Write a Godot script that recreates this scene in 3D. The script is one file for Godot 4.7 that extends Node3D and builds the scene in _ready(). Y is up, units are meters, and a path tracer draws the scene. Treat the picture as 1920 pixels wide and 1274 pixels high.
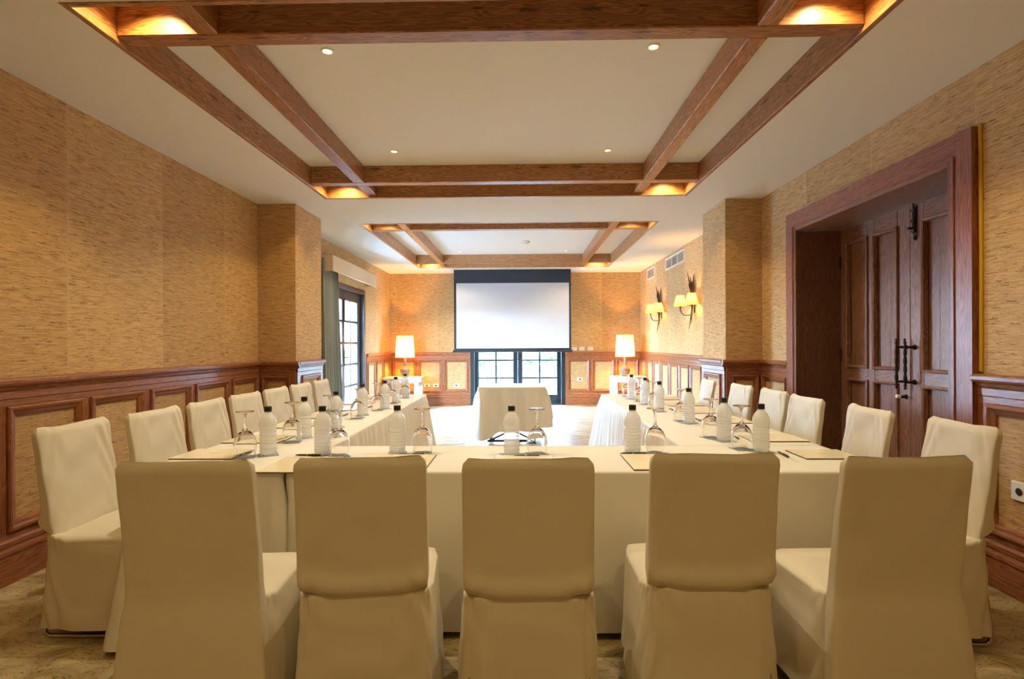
extends Node3D
# A long meeting room: U-shaped draped tables, covered chairs, timber-coffered ceiling, french doors to a terrace.
# x to the right, y up, depth d runs away from the camera (z = -d).

const EYE := 1.37
const CE := 2.955        # ceiling
const REC := 3.145       # ceiling inside the recesses
const XL := -2.97
const XR := 2.64
const DB := 11.95        # back wall
const DF := -2.6         # wall behind the camera
const TOP := 0.76        # table top

const ORD := ["nearest", "second nearest", "third nearest", "fourth nearest", "fifth nearest", "sixth nearest", "seventh nearest"]
const LR := ["leftmost", "second from left", "third from left", "fourth from left", "fifth from left", "rightmost"]

var M := {}
var taken := {}
var rng := RandomNumberGenerator.new()
var noise := FastNoiseLite.new()
var shared := {}

# ---------------------------------------------------------------- nodes

func numbered(called: String) -> String:
	if not taken.has(called):
		taken[called] = 0
		return called
	taken[called] += 1
	return "%s_%03d" % [called, taken[called]]

func tag(o: Node3D, label: String, category: String, group := "", kind := "") -> Node3D:
	o.set_meta("label", label)
	o.set_meta("category", category)
	if group != "":
		o.set_meta("group", group)
	if kind != "":
		o.set_meta("kind", kind)
	return o

func thing(called: String, at: Vector3, turn := 0.0) -> Node3D:
	var o := Node3D.new()
	o.name = numbered(called)
	add_child(o)
	o.position = at
	o.rotation.y = turn
	return o

func put(called: String, mesh: Mesh, mat: Material, parent: Node3D, xf := Transform3D.IDENTITY) -> MeshInstance3D:
	var o := MeshInstance3D.new()
	o.name = numbered(called) if parent == self else called
	o.mesh = mesh
	o.material_override = mat
	o.transform = xf
	parent.add_child(o, true)
	return o

func obj(called: String, s: SurfaceTool, mat: Material, parent: Node3D, xf := Transform3D.IDENTITY) -> MeshInstance3D:
	return put(called, s.commit(), mat, parent, xf)

func new_st() -> SurfaceTool:
	var s := SurfaceTool.new()
	s.begin(Mesh.PRIMITIVE_TRIANGLES)
	return s

func V(x: float, y: float, d: float) -> Vector3:
	return Vector3(x, y, -d)

# ---------------------------------------------------------------- shapes

func tri(s: SurfaceTool, p: Array, n: Array, uv: Array) -> void:
	var k := [0, 1, 2]
	if (p[2] - p[0]).cross(p[1] - p[0]).dot(n[0] + n[1] + n[2]) < 0.0:
		k = [0, 2, 1]
	for i in k:
		s.set_normal(n[i])
		s.set_uv(uv[i])
		s.add_vertex(p[i])

func quad(s: SurfaceTool, a: Vector3, b: Vector3, c: Vector3, d: Vector3, n: Vector3, ua: Vector2, ub: Vector2, uc: Vector2, ud: Vector2) -> void:
	tri(s, [a, b, c], [n, n, n], [ua, ub, uc])
	tri(s, [a, c, d], [n, n, n], [ua, uc, ud])

# a box from a to b with chamfered edges; the grain (u) follows the longest side unless given
func box(s: SurfaceTool, a: Vector3, b: Vector3, bev := 0.0, grain := -1) -> void:
	var lo := Vector3(minf(a.x, b.x), minf(a.y, b.y), minf(a.z, b.z))
	var hi := Vector3(maxf(a.x, b.x), maxf(a.y, b.y), maxf(a.z, b.z))
	var sz := hi - lo
	bev = minf(bev, minf(sz.x, minf(sz.y, sz.z)) * 0.45)
	var g := grain if grain >= 0 else sz.max_axis_index()
	var off := Vector2(rng.randf(), rng.randf())
	var mid := (lo + hi) * 0.5
	var h := sz * 0.5
	for ax in 3:
		var p := (ax + 1) % 3
		var q := (ax + 2) % 3
		var ul := p if g == p else (q if g == q else (p if sz[p] > sz[q] else q))
		var vl := q if ul == p else p
		for sg in [-1.0, 1.0]:
			var n := Vector3.ZERO
			n[ax] = sg
			var pts := []
			var uvs := []
			for c in [[-1, -1], [1, -1], [1, 1], [-1, 1]]:
				var v := mid
				v[ax] += sg * h[ax]
				v[p] += c[0] * (h[p] - bev)
				v[q] += c[1] * (h[q] - bev)
				pts.append(v)
				uvs.append(Vector2(v[ul] / 2.0, v[vl] / 0.5) + off + Vector2(0.13, 0.31) * ax)
			quad(s, pts[0], pts[1], pts[2], pts[3], n, uvs[0], uvs[1], uvs[2], uvs[3])
	if bev <= 0.0:
		return
	for ax in 3:
		var p := (ax + 1) % 3
		var q := (ax + 2) % 3
		for i in [-1.0, 1.0]:
			for j in [-1.0, 1.0]:
				var pts := []
				for e in [-1.0, 1.0]:
					var v1 := mid
					v1[ax] += e * (h[ax] - bev)
					var v2 := v1
					v1[p] += i * h[p]
					v1[q] += j * (h[q] - bev)
					v2[p] += i * (h[p] - bev)
					v2[q] += j * h[q]
					pts.append_array([v1, v2] if e < 0 else [v2, v1])
				var n := Vector3.ZERO
				n[p] = i
				n[q] = j
				var u := []
				for v in pts:
					u.append(Vector2(v[g] / 2.0, (v[p] + v[q]) / 0.5) + off)
				quad(s, pts[0], pts[1], pts[2], pts[3], n.normalized(), u[0], u[1], u[2], u[3])
	for i in [-1.0, 1.0]:
		for j in [-1.0, 1.0]:
			for k in [-1.0, 1.0]:
				var c := mid + Vector3(i * h.x, j * h.y, k * h.z)
				var n := Vector3(i, j, k).normalized()
				var u := off
				tri(s, [c - Vector3(0, j, k) * bev, c - Vector3(i, 0, k) * bev, c - Vector3(i, j, 0) * bev], [n, n, n], [u, u, u])

# rows of points -> smooth sheet; loop closes each row
func sheet(s: SurfaceTool, rows: Array, loop := false, flip := false, uvk := Vector2.ONE) -> void:
	var nr := rows.size()
	var nc: int = rows[0].size()
	var nrm := []
	for r in nr:
		var line := []
		for c in nc:
			var c0 := (c - 1 + nc) % nc if loop else maxi(c - 1, 0)
			var c1 := (c + 1) % nc if loop else mini(c + 1, nc - 1)
			var du: Vector3 = rows[r][c1] - rows[r][c0]
			var dv: Vector3 = rows[mini(r + 1, nr - 1)][c] - rows[maxi(r - 1, 0)][c]
			var n := du.cross(dv)
			if n.length_squared() < 1e-16:
				n = (rows[mini(r + 1, nr - 1)][c] - rows[maxi(r - 1, 0)][c]).cross(rows[r][c1] - rows[r][c]) if r > 0 else Vector3.UP
				if n.length_squared() < 1e-16:
					n = Vector3.UP
			line.append(n.normalized() * (-1.0 if flip else 1.0))
		nrm.append(line)
	var last := nc if loop else nc - 1
	for r in nr - 1:
		for c in last:
			var e := (c + 1) % nc
			var p := [rows[r][c], rows[r][e], rows[r + 1][e], rows[r + 1][c]]
			var n := [nrm[r][c], nrm[r][e], nrm[r + 1][e], nrm[r + 1][c]]
			var u := [Vector2(c, r) * uvk, Vector2(c + 1, r) * uvk, Vector2(c + 1, r + 1) * uvk, Vector2(c, r + 1) * uvk]
			tri(s, [p[0], p[1], p[2]], [n[0], n[1], n[2]], [u[0], u[1], u[2]])
			tri(s, [p[0], p[2], p[3]], [n[0], n[2], n[3]], [u[0], u[2], u[3]])

# a profile of (radius, height) turned about the y axis; it runs upward on the outside
func lathe(s: SurfaceTool, prof: Array, seg := 24, at := Vector3.ZERO, ripple := 0.0, lobes := 0) -> void:
	var nrm := []
	for i in prof.size():
		var t: Vector2 = prof[mini(i + 1, prof.size() - 1)] - prof[maxi(i - 1, 0)]
		nrm.append(Vector2(t.y, -t.x).normalized())
	for i in prof.size() - 1:
		for k in seg:
			var p := []
			var n := []
			var u := []
			for c in [[i, k], [i, k + 1], [i + 1, k + 1], [i + 1, k]]:
				var a: float = TAU * c[1] / seg
				var d := Vector3(cos(a), 0, sin(a))
				var r: float = prof[c[0]].x * (1.0 + ripple * cos(a * lobes))
				p.append(at + d * r + Vector3(0, prof[c[0]].y, 0))
				n.append((d * nrm[c[0]].x + Vector3(0, nrm[c[0]].y, 0)).normalized())
				u.append(Vector2(float(c[1]) / seg, prof[c[0]].y))
			if prof[i].x > 1e-5:
				tri(s, [p[0], p[1], p[2]], [n[0], n[1], n[2]], [u[0], u[1], u[2]])
			if prof[i + 1].x > 1e-5:
				tri(s, [p[0], p[2], p[3]], [n[0], n[2], n[3]], [u[0], u[2], u[3]])

func tube(s: SurfaceTool, path: Array, radii: Array, seg := 8, capped := true) -> void:
	var rows := []
	var side := Vector3.ZERO
	for i in path.size():
		var t: Vector3 = (path[mini(i + 1, path.size() - 1)] - path[maxi(i - 1, 0)]).normalized()
		if side == Vector3.ZERO:
			side = t.cross(Vector3.UP if absf(t.y) < 0.9 else Vector3.RIGHT).normalized()
		side = (side - t * side.dot(t)).normalized()
		var up := t.cross(side)
		var r: float = radii[mini(i, radii.size() - 1)]
		var row := []
		for k in seg:
			var a := TAU * k / seg
			row.append(path[i] + (side * cos(a) + up * sin(a)) * r)
		rows.append(row)
	sheet(s, rows, true, false, Vector2(0.05, 0.05))
	if capped:
		for e in [0, path.size() - 1]:
			var n: Vector3 = (path[0] - path[1]).normalized() if e == 0 else (path[e] - path[e - 1]).normalized()
			for k in seg:
				tri(s, [path[e], rows[e][k], rows[e][(k + 1) % seg]], [n, n, n], [Vector2.ZERO, Vector2.ZERO, Vector2.ZERO])

# a profile of (out, height) drawn along local x from x0 to x1
func moulding(s: SurfaceTool, prof: Array, x0: float, x1: float) -> void:
	var off := Vector2(rng.randf(), rng.randf())
	var run := 0.0
	for i in prof.size() - 1:
		var a: Vector2 = prof[i]
		var b: Vector2 = prof[i + 1]
		var t := b - a
		var n := Vector3(0, -t.x, t.y).normalized()
		var v0 := run / 0.5
		run += t.length()
		var v1 := run / 0.5
		quad(s, Vector3(x0, a.y, a.x), Vector3(x1, a.y, a.x), Vector3(x1, b.y, b.x), Vector3(x0, b.y, b.x), n,
			Vector2(x0 / 2.0, v0) + off, Vector2(x1 / 2.0, v0) + off, Vector2(x1 / 2.0, v1) + off, Vector2(x0 / 2.0, v1) + off)
	var poly := PackedVector2Array(prof)
	var idx := Geometry2D.triangulate_polygon(poly)
	for e in [x0, x1]:
		var n := Vector3(-1 if e == x0 else 1, 0, 0)
		for i in range(0, idx.size(), 3):
			var p := []
			for j in 3:
				p.append(Vector3(e, poly[idx[i + j]].y, poly[idx[i + j]].x))
			tri(s, p, [n, n, n], [off, off, off])

# a mitred frame round a rectangle in the local xy plane; profile of (inset, out)
func ring(s: SurfaceTool, x0: float, x1: float, y0: float, y1: float, prof: Array) -> void:
	var off := Vector2(rng.randf(), rng.randf())
	for i in prof.size() - 1:
		var a: Vector2 = prof[i]
		var b: Vector2 = prof[i + 1]
		var pa := [Vector3(x0 + a.x, y0 + a.x, a.y), Vector3(x1 - a.x, y0 + a.x, a.y), Vector3(x1 - a.x, y1 - a.x, a.y), Vector3(x0 + a.x, y1 - a.x, a.y)]
		var pb := [Vector3(x0 + b.x, y0 + b.x, b.y), Vector3(x1 - b.x, y0 + b.x, b.y), Vector3(x1 - b.x, y1 - b.x, b.y), Vector3(x0 + b.x, y1 - b.x, b.y)]
		var ins := [Vector3.UP, Vector3.LEFT, Vector3.DOWN, Vector3.RIGHT]
		for k in 4:
			var e := (k + 1) % 4
			var n: Vector3 = (ins[k] * -(b.y - a.y) + Vector3(0, 0, b.x - a.x)).normalized()
			var along := 0 if k % 2 == 0 else 1
			quad(s, pa[k], pa[e], pb[e], pb[k], n, Vector2(pa[k][along] / 2.0, a.x * 2) + off, Vector2(pa[e][along] / 2.0, a.x * 2) + off, Vector2(pb[e][along] / 2.0, b.x * 2 + 0.02) + off, Vector2(pb[k][along] / 2.0, b.x * 2 + 0.02) + off)

func rect_z(s: SurfaceTool, x0: float, x1: float, y0: float, y1: float, z: float, u0: Vector2, u1: Vector2) -> void:
	quad(s, Vector3(x0, y0, z), Vector3(x1, y0, z), Vector3(x1, y1, z), Vector3(x0, y1, z), Vector3.BACK, Vector2(u0.x, u1.y), u1, Vector2(u1.x, u0.y), u0)

# ---------------------------------------------------------------- materials

func picture(w: int, h: int, bytes: PackedByteArray) -> ImageTexture:
	return ImageTexture.create_from_image(Image.create_from_data(w, h, false, Image.FORMAT_RGB8, bytes))

func flat(c: Color, rough := 0.6, metal := 0.0) -> StandardMaterial3D:
	var m := StandardMaterial3D.new()
	m.albedo_color = c
	m.roughness = rough
	m.metallic = metal
	return m

func fill(b: PackedByteArray, w: int, x: int, y: int, c: Color, a: float) -> void:
	var i := (y * w + x) * 3
	b[i] = int(lerpf(b[i], c.r * 255.0, a))
	b[i + 1] = int(lerpf(b[i + 1], c.g * 255.0, a))
	b[i + 2] = int(lerpf(b[i + 2], c.b * 255.0, a))

func grasscloth() -> ImageTexture:
	var w := 640
	var h := 1280
	var b := PackedByteArray()
	b.resize(w * h * 3)
	var n := FastNoiseLite.new()
	n.seed = 5
	n.frequency = 1.0
	n.fractal_octaves = 2
	for y in h:
		for x in w:
			var v := n.get_noise_2d(x * 0.005, y * 0.33) * 0.75 + n.get_noise_2d(x * 0.008 + 90.0, y * 0.06) * 0.45 + n.get_noise_2d(x * 0.06, y * 0.8 + 40.0) * 0.35
			var k := 0.87 + 0.15 * v
			var i := (y * w + x) * 3
			b[i] = int(clampf(k, 0, 1) * 255.0)
			b[i + 1] = int(clampf(k * (0.985 + 0.02 * v), 0, 1) * 255.0)
			b[i + 2] = int(clampf(k * (0.96 + 0.05 * v), 0, 1) * 255.0)
	var r := RandomNumberGenerator.new()
	r.seed = 11
	for k in 8000:
		var x0 := r.randi_range(0, w - 1)
		var y0 := r.randi_range(0, h - 2)
		if n.get_noise_2d(x0 * 0.012 + 300.0, y0 * 0.02) < r.randf_range(-0.35, 0.25):
			continue
		var dark := r.randf() < 0.72
		var c := Color(0.28, 0.19, 0.09) if dark else Color(1.0, 0.97, 0.9)
		var a := r.randf_range(0.2, 0.75) if dark else r.randf_range(0.15, 0.5)
		var ln := int(6.0 + 46.0 * pow(r.randf(), 2.3))
		var thick := 2 if r.randf() < 0.22 else 1
		for j in ln:
			var x := x0 + j
			if x >= w:
				break
			for t in thick:
				fill(b, w, x, mini(y0 + t, h - 1), c, a * minf(1.0, minf(j + 1.0, ln - j) / 4.0))
	return picture(w, h, b)

func wood(sd: int, rings: float, contrast: float, knots: int) -> ImageTexture:
	var w := 1024
	var h := 512
	var b := PackedByteArray()
	b.resize(w * h * 3)
	var n := FastNoiseLite.new()
	n.seed = sd
	n.frequency = 1.0
	n.fractal_octaves = 3
	var r := RandomNumberGenerator.new()
	r.seed = sd
	var kn := []
	for k in knots:
		kn.append(Vector3(r.randf() * w * 0.5, r.randf() * h * 0.5, r.randf_range(5, 11)))
	for y in h:
		var yy := absf(y - h * 0.5)
		for x in w:
			var xx := absf(x - w * 0.5)
			var bend := 0.0
			var dark := 0.0
			for q in kn:
				var dx: float = (xx - q.x) * 0.45
				var dy: float = yy - q.y
				var dd := sqrt(dx * dx + dy * dy)
				if dd < q.z * 5.0:
					bend += 5.0 * exp(-dd / (q.z * 1.6)) * signf(dy)
					dark = maxf(dark, clampf(1.5 - dd / q.z, 0.0, 1.0))
			var g := yy * 0.035 * rings + bend * 0.25 + n.get_noise_2d(xx * 0.0035, yy * 0.012) * rings * 1.6
			var ringv := 0.5 + 0.5 * sin(g * TAU)
			var fib := n.get_noise_2d(xx * 0.02 + 50.0, yy * 0.9) * 0.5 + n.get_noise_2d(xx * 0.006, yy * 0.25 + 70.0) * 0.6
			var v := clampf(0.8 + contrast * (0.34 * (ringv - 0.5) + 0.5 * fib) - dark * 0.3, 0.05, 1.0)
			var i := (y * w + x) * 3
			b[i] = int(v * 255.0)
			b[i + 1] = int(pow(v, 1.12) * 255.0)
			b[i + 2] = int(pow(v, 1.25) * 255.0)
	return picture(w, h, b)

func stone() -> ImageTexture:
	var w := 1024
	var b := PackedByteArray()
	b.resize(w * w * 3)
	var n := FastNoiseLite.new()
	n.seed = 23
	n.frequency = 1.0
	n.fractal_octaves = 4
	for y in w:
		var yy := absf(y - 512.0)
		for x in w:
			var xx := absf(x - 512.0)
			var wx := xx + 26.0 * n.get_noise_2d(xx * 0.008, yy * 0.008)
			var wy := yy + 26.0 * n.get_noise_2d(xx * 0.008 + 30.0, yy * 0.008)
			var cloud := n.get_noise_2d(wx * 0.006, wy * 0.013)
			var vein := 1.0 - absf(n.get_noise_2d(wx * 0.011 + 60.0, wy * 0.03))
			var pit := n.get_noise_2d(wx * 0.06, wy * 0.13 + 20.0)
			var v := 0.80 + 0.22 * cloud
			if vein > 0.95:
				v -= (vein - 0.95) * 4.0
			if pit > 0.28:
				v -= (pit - 0.28) * 1.1
			v = clampf(v, 0.12, 1.0)
			var i := (y * w + x) * 3
			b[i] = int(v * 255.0)
			b[i + 1] = int(clampf(v * (0.955 + 0.05 * cloud), 0, 1) * 255.0)
			b[i + 2] = int(clampf(v * (0.87 + 0.12 * cloud), 0, 1) * 255.0)
	return picture(w, w, b)

func textured(t: Texture2D, c: Color, rough: float) -> StandardMaterial3D:
	var m := flat(c, rough)
	m.albedo_texture = t
	return m

func glowing(c: Color, e: Color, k: float) -> StandardMaterial3D:
	var m := flat(c, 0.5)
	m.emission_enabled = true
	m.emission = e
	m.emission_energy_multiplier = k
	return m

func materials() -> void:
	var gc := grasscloth()
	M.paper = []
	for c in [Color8(228, 184, 124), Color8(235, 193, 133), Color8(220, 177, 119)]:
		M.paper.append(textured(gc, c, 0.8))
	var w1 := wood(3, 1.6, 0.5, 0)
	var w2 := wood(8, 1.8, 0.6, 2)
	M.panel = textured(w1, Color8(182, 116, 74), 0.3)
	M.door = textured(w1, Color8(170, 120, 90), 0.36)
	M.jamb = textured(w1, Color8(142, 96, 62), 0.4)
	M.casing = textured(w1, Color8(178, 108, 76), 0.36)
	M.beam = [textured(w2, Color8(206, 146, 92), 0.4), textured(w2, Color8(196, 134, 82), 0.4), textured(w2, Color8(214, 154, 100), 0.4)]
	var fl := textured(stone(), Color8(216, 201, 166), 0.32)
	fl.metallic_specular = 0.4
	fl.uv1_triplanar = true
	fl.uv1_world_triplanar = true
	fl.uv1_scale = Vector3(0.4, 0.4, 0.4)
	M.floor = fl
	M.plaster = flat(Color8(240, 238, 232), 0.9)
	M.cloth = flat(Color8(224, 218, 206), 0.85)
	M.cover = flat(Color8(214, 203, 180), 0.85)
	M.chrome = flat(Color8(200, 200, 200), 0.15, 1.0)
	M.iron = flat(Color8(66, 54, 44), 0.42, 0.6)
	M.black = flat(Color8(16, 16, 18), 0.4)
	M.screen_black = flat(Color8(30, 31, 33), 0.7)
	M.screen = flat(Color8(214, 216, 222), 0.8)
	M.white = flat(Color8(238, 236, 230), 0.4)
	M.plate = flat(Color8(240, 238, 230), 0.35)
	M.dark_frame = flat(Color8(30, 38, 42), 0.4)
	M.brown_frame = flat(Color8(62, 50, 44), 0.4)
	M.grille_dark = flat(Color8(40, 38, 36), 0.8)
	M.curtain = flat(Color8(150, 157, 152), 0.9)
	M.pelmet = flat(Color8(226, 196, 158), 0.85)
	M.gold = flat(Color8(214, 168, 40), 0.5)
	M.brass = flat(Color8(190, 150, 70), 0.3, 1.0)
	M.ceramic = flat(Color8(112, 100, 92), 0.25)
	M.cover_pad = flat(Color8(244, 232, 202), 0.14)
	M.pad_edge = flat(Color8(96, 66, 38), 0.5)
	M.pad_print = flat(Color8(186, 164, 124), 0.5)
	M.paper_white = flat(Color8(244, 240, 230), 0.7)
	M.coaster = flat(Color8(150, 164, 176), 0.6)
	M.coaster_print = flat(Color8(206, 214, 218), 0.6)
	var g := StandardMaterial3D.new()
	g.albedo_color = Color(1, 1, 1, 0.02)
	g.transparency = BaseMaterial3D.TRANSPARENCY_ALPHA
	g.roughness = 0.02
	M.pane = g
	var cr := StandardMaterial3D.new()
	cr.albedo_color = Color(1, 1, 1, 0)
	cr.roughness = 0.0
	cr.refraction_enabled = true
	cr.refraction_scale = 0.05
	M.crystal = cr
	var bo := flat(Color(0.95, 0.96, 0.96, 0.6), 0.16)
	bo.transparency = BaseMaterial3D.TRANSPARENCY_ALPHA
	bo.backlight_enabled = true
	bo.backlight = Color(0.7, 0.7, 0.7)
	M.bottle = bo
	var sh := flat(Color8(250, 226, 170), 0.9)
	sh.backlight_enabled = true
	sh.backlight = Color(1.0, 0.92, 0.72)
	M.shade = sh
	var ss := sh.duplicate()
	ss.albedo_color = Color8(248, 206, 112)
	ss.backlight = Color(1.0, 0.84, 0.46)
	M.sconce_shade = ss
	M.bulb = glowing(Color.WHITE, Color(1.0, 0.8, 0.5), 6.0)
	M.lens = glowing(Color.WHITE, Color(1.0, 0.86, 0.6), 14.0)
	M.leaf = flat(Color8(44, 92, 42), 0.5)
	M.leaf.backlight_enabled = true
	M.leaf.backlight = Color(0.35, 0.5, 0.2)
	M.leaf_pale = flat(Color8(72, 116, 58), 0.5)
	M.stem = flat(Color8(110, 90, 60), 0.8)
	M.terrace = flat(Color8(206, 204, 198), 0.8)
	M.lawn = flat(Color8(46, 66, 50), 0.9)
	M.exterior = flat(Color8(150, 122, 100), 0.9)
	M.hedge = flat(Color8(38, 62, 40), 0.8)

# ---------------------------------------------------------------- room shell

# local frame of a wall face: x along it, y up, z out of it into the room
func face(at: Vector3, along: Vector3) -> Transform3D:
	return Transform3D(Basis(along, Vector3.UP, along.cross(Vector3.UP)), at)

func paper_rects(wall: Node3D, xf: Transform3D, rects: Array, phase := 0.0) -> void:
	var sw := 0.92
	for r in rects:
		var a: float = r[0]
		while a < r[1] - 0.001:
			var k := floori((a + phase) / sw + 1e-4)
			var e := minf(r[1], (k + 1) * sw - phase)
			var hsh := absi(k * 7 + 3)
			var flip := hsh % 2 == 0
			var u0 := (a + phase) / sw - k
			var u1 := (e + phase) / sw - k
			if flip:
				u0 = 1.0 - u0
				u1 = 1.0 - u1
			var sh := fmod(k * 0.37 + 10.0, 1.0)
			var s := new_st()
			rect_z(s, a, e, r[2], r[3], 0.002 + 0.0004 * (hsh % 3), Vector2(u0, (CE - r[3]) / 1.85 + sh), Vector2(u1, (CE - r[2]) / 1.85 + sh))
			obj("wallpaper_strip", s, M.paper[hsh % 3], wall, xf)
			a = e

const CAP := [Vector2(0, 1.105), Vector2(0.022, 1.105), Vector2(0.03, 1.118), Vector2(0.034, 1.135), Vector2(0.05, 1.142), Vector2(0.055, 1.155), Vector2(0.055, 1.172), Vector2(0.05, 1.182), Vector2(0.04, 1.186), Vector2(0, 1.186)]
const BASE := [Vector2(0, 0), Vector2(0.026, 0), Vector2(0.026, 0.165), Vector2(0.034, 0.175), Vector2(0.034, 0.19), Vector2(0.024, 0.21), Vector2(0.03, 0.225), Vector2(0.03, 0.245), Vector2(0.02, 0.258), Vector2(0, 0.258)]
const FRAME := [Vector2(0, 0.018), Vector2(0.0, 0.03), Vector2(0.008, 0.037), Vector2(0.02, 0.036), Vector2(0.034, 0.026), Vector2(0.046, 0.022), Vector2(0.056, 0.016), Vector2(0.06, 0.003)]

# wainscot between x0 and x1 of a wall face, with the panels given as [from, to]
func wainscot(wall: Node3D, xf: Transform3D, x0: float, x1: float, panels: Array, e0 := 0.0, e1 := 0.0) -> void:
	var s := new_st()
	moulding(s, CAP, x0 - e0, x1 + e1)
	obj("dado_cap", s, M.panel, wall, xf)
	s = new_st()
	moulding(s, BASE, x0 - e0 * 0.5, x1 + e1 * 0.5)
	obj("baseboard", s, M.panel, wall, xf)
	s = new_st()
	box(s, Vector3(x0, 1.062, 0), Vector3(x1, 1.11, 0.022), 0.003)
	obj("frieze_board", s, M.panel, wall, xf)
	s = new_st()
	box(s, Vector3(x0, 1.02, 0), Vector3(x1, 1.061, 0.018), 0.002)
	obj("top_rail", s, M.panel, wall, xf)
	s = new_st()
	box(s, Vector3(x0, 0.255, 0), Vector3(x1, 0.30, 0.018), 0.002)
	obj("bottom_rail", s, M.panel, wall, xf)
	var at := x0
	var edges := panels.duplicate()
	edges.append([x1, x1])
	for p in edges:
		if p[0] - at > 0.004:
			s = new_st()
			box(s, Vector3(at, 0.30, 0), Vector3(p[0], 1.02, 0.018), 0.002, 1)
			obj("stile", s, M.panel, wall, xf)
		at = p[1]
	for p in panels:
		s = new_st()
		ring(s, p[0], p[1], 0.30, 1.02, FRAME)
		obj("panel_moulding", s, M.panel, wall, xf)
		s = new_st()
		var u := rng.randf() * 0.4
		var v := rng.randf() * 0.6
		rect_z(s, p[0] + 0.055, p[1] - 0.055, 0.355, 0.965, 0.004, Vector2(u, v), Vector2(u + (p[1] - p[0]) / 0.92, v + 0.33))
		obj("fabric_insert", s, M.paper[rng.randi() % 3], wall, xf)

func even_panels(x0: float, x1: float, n: int, gap := 0.055) -> Array:
	var out := []
	var w := (x1 - x0 - gap * (n + 1)) / n
	for i in n:
		var a := x0 + gap + i * (w + gap)
		out.append([a, a + w])
	return out

func solid(called: String, boxes: Array, mat: Material, label: String, category: String) -> MeshInstance3D:
	var s := new_st()
	for b in boxes:
		box(s, b[0], b[1])
	var o := obj(called, s, mat, self)
	tag(o, label, category, "", "structure")
	return o

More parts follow.
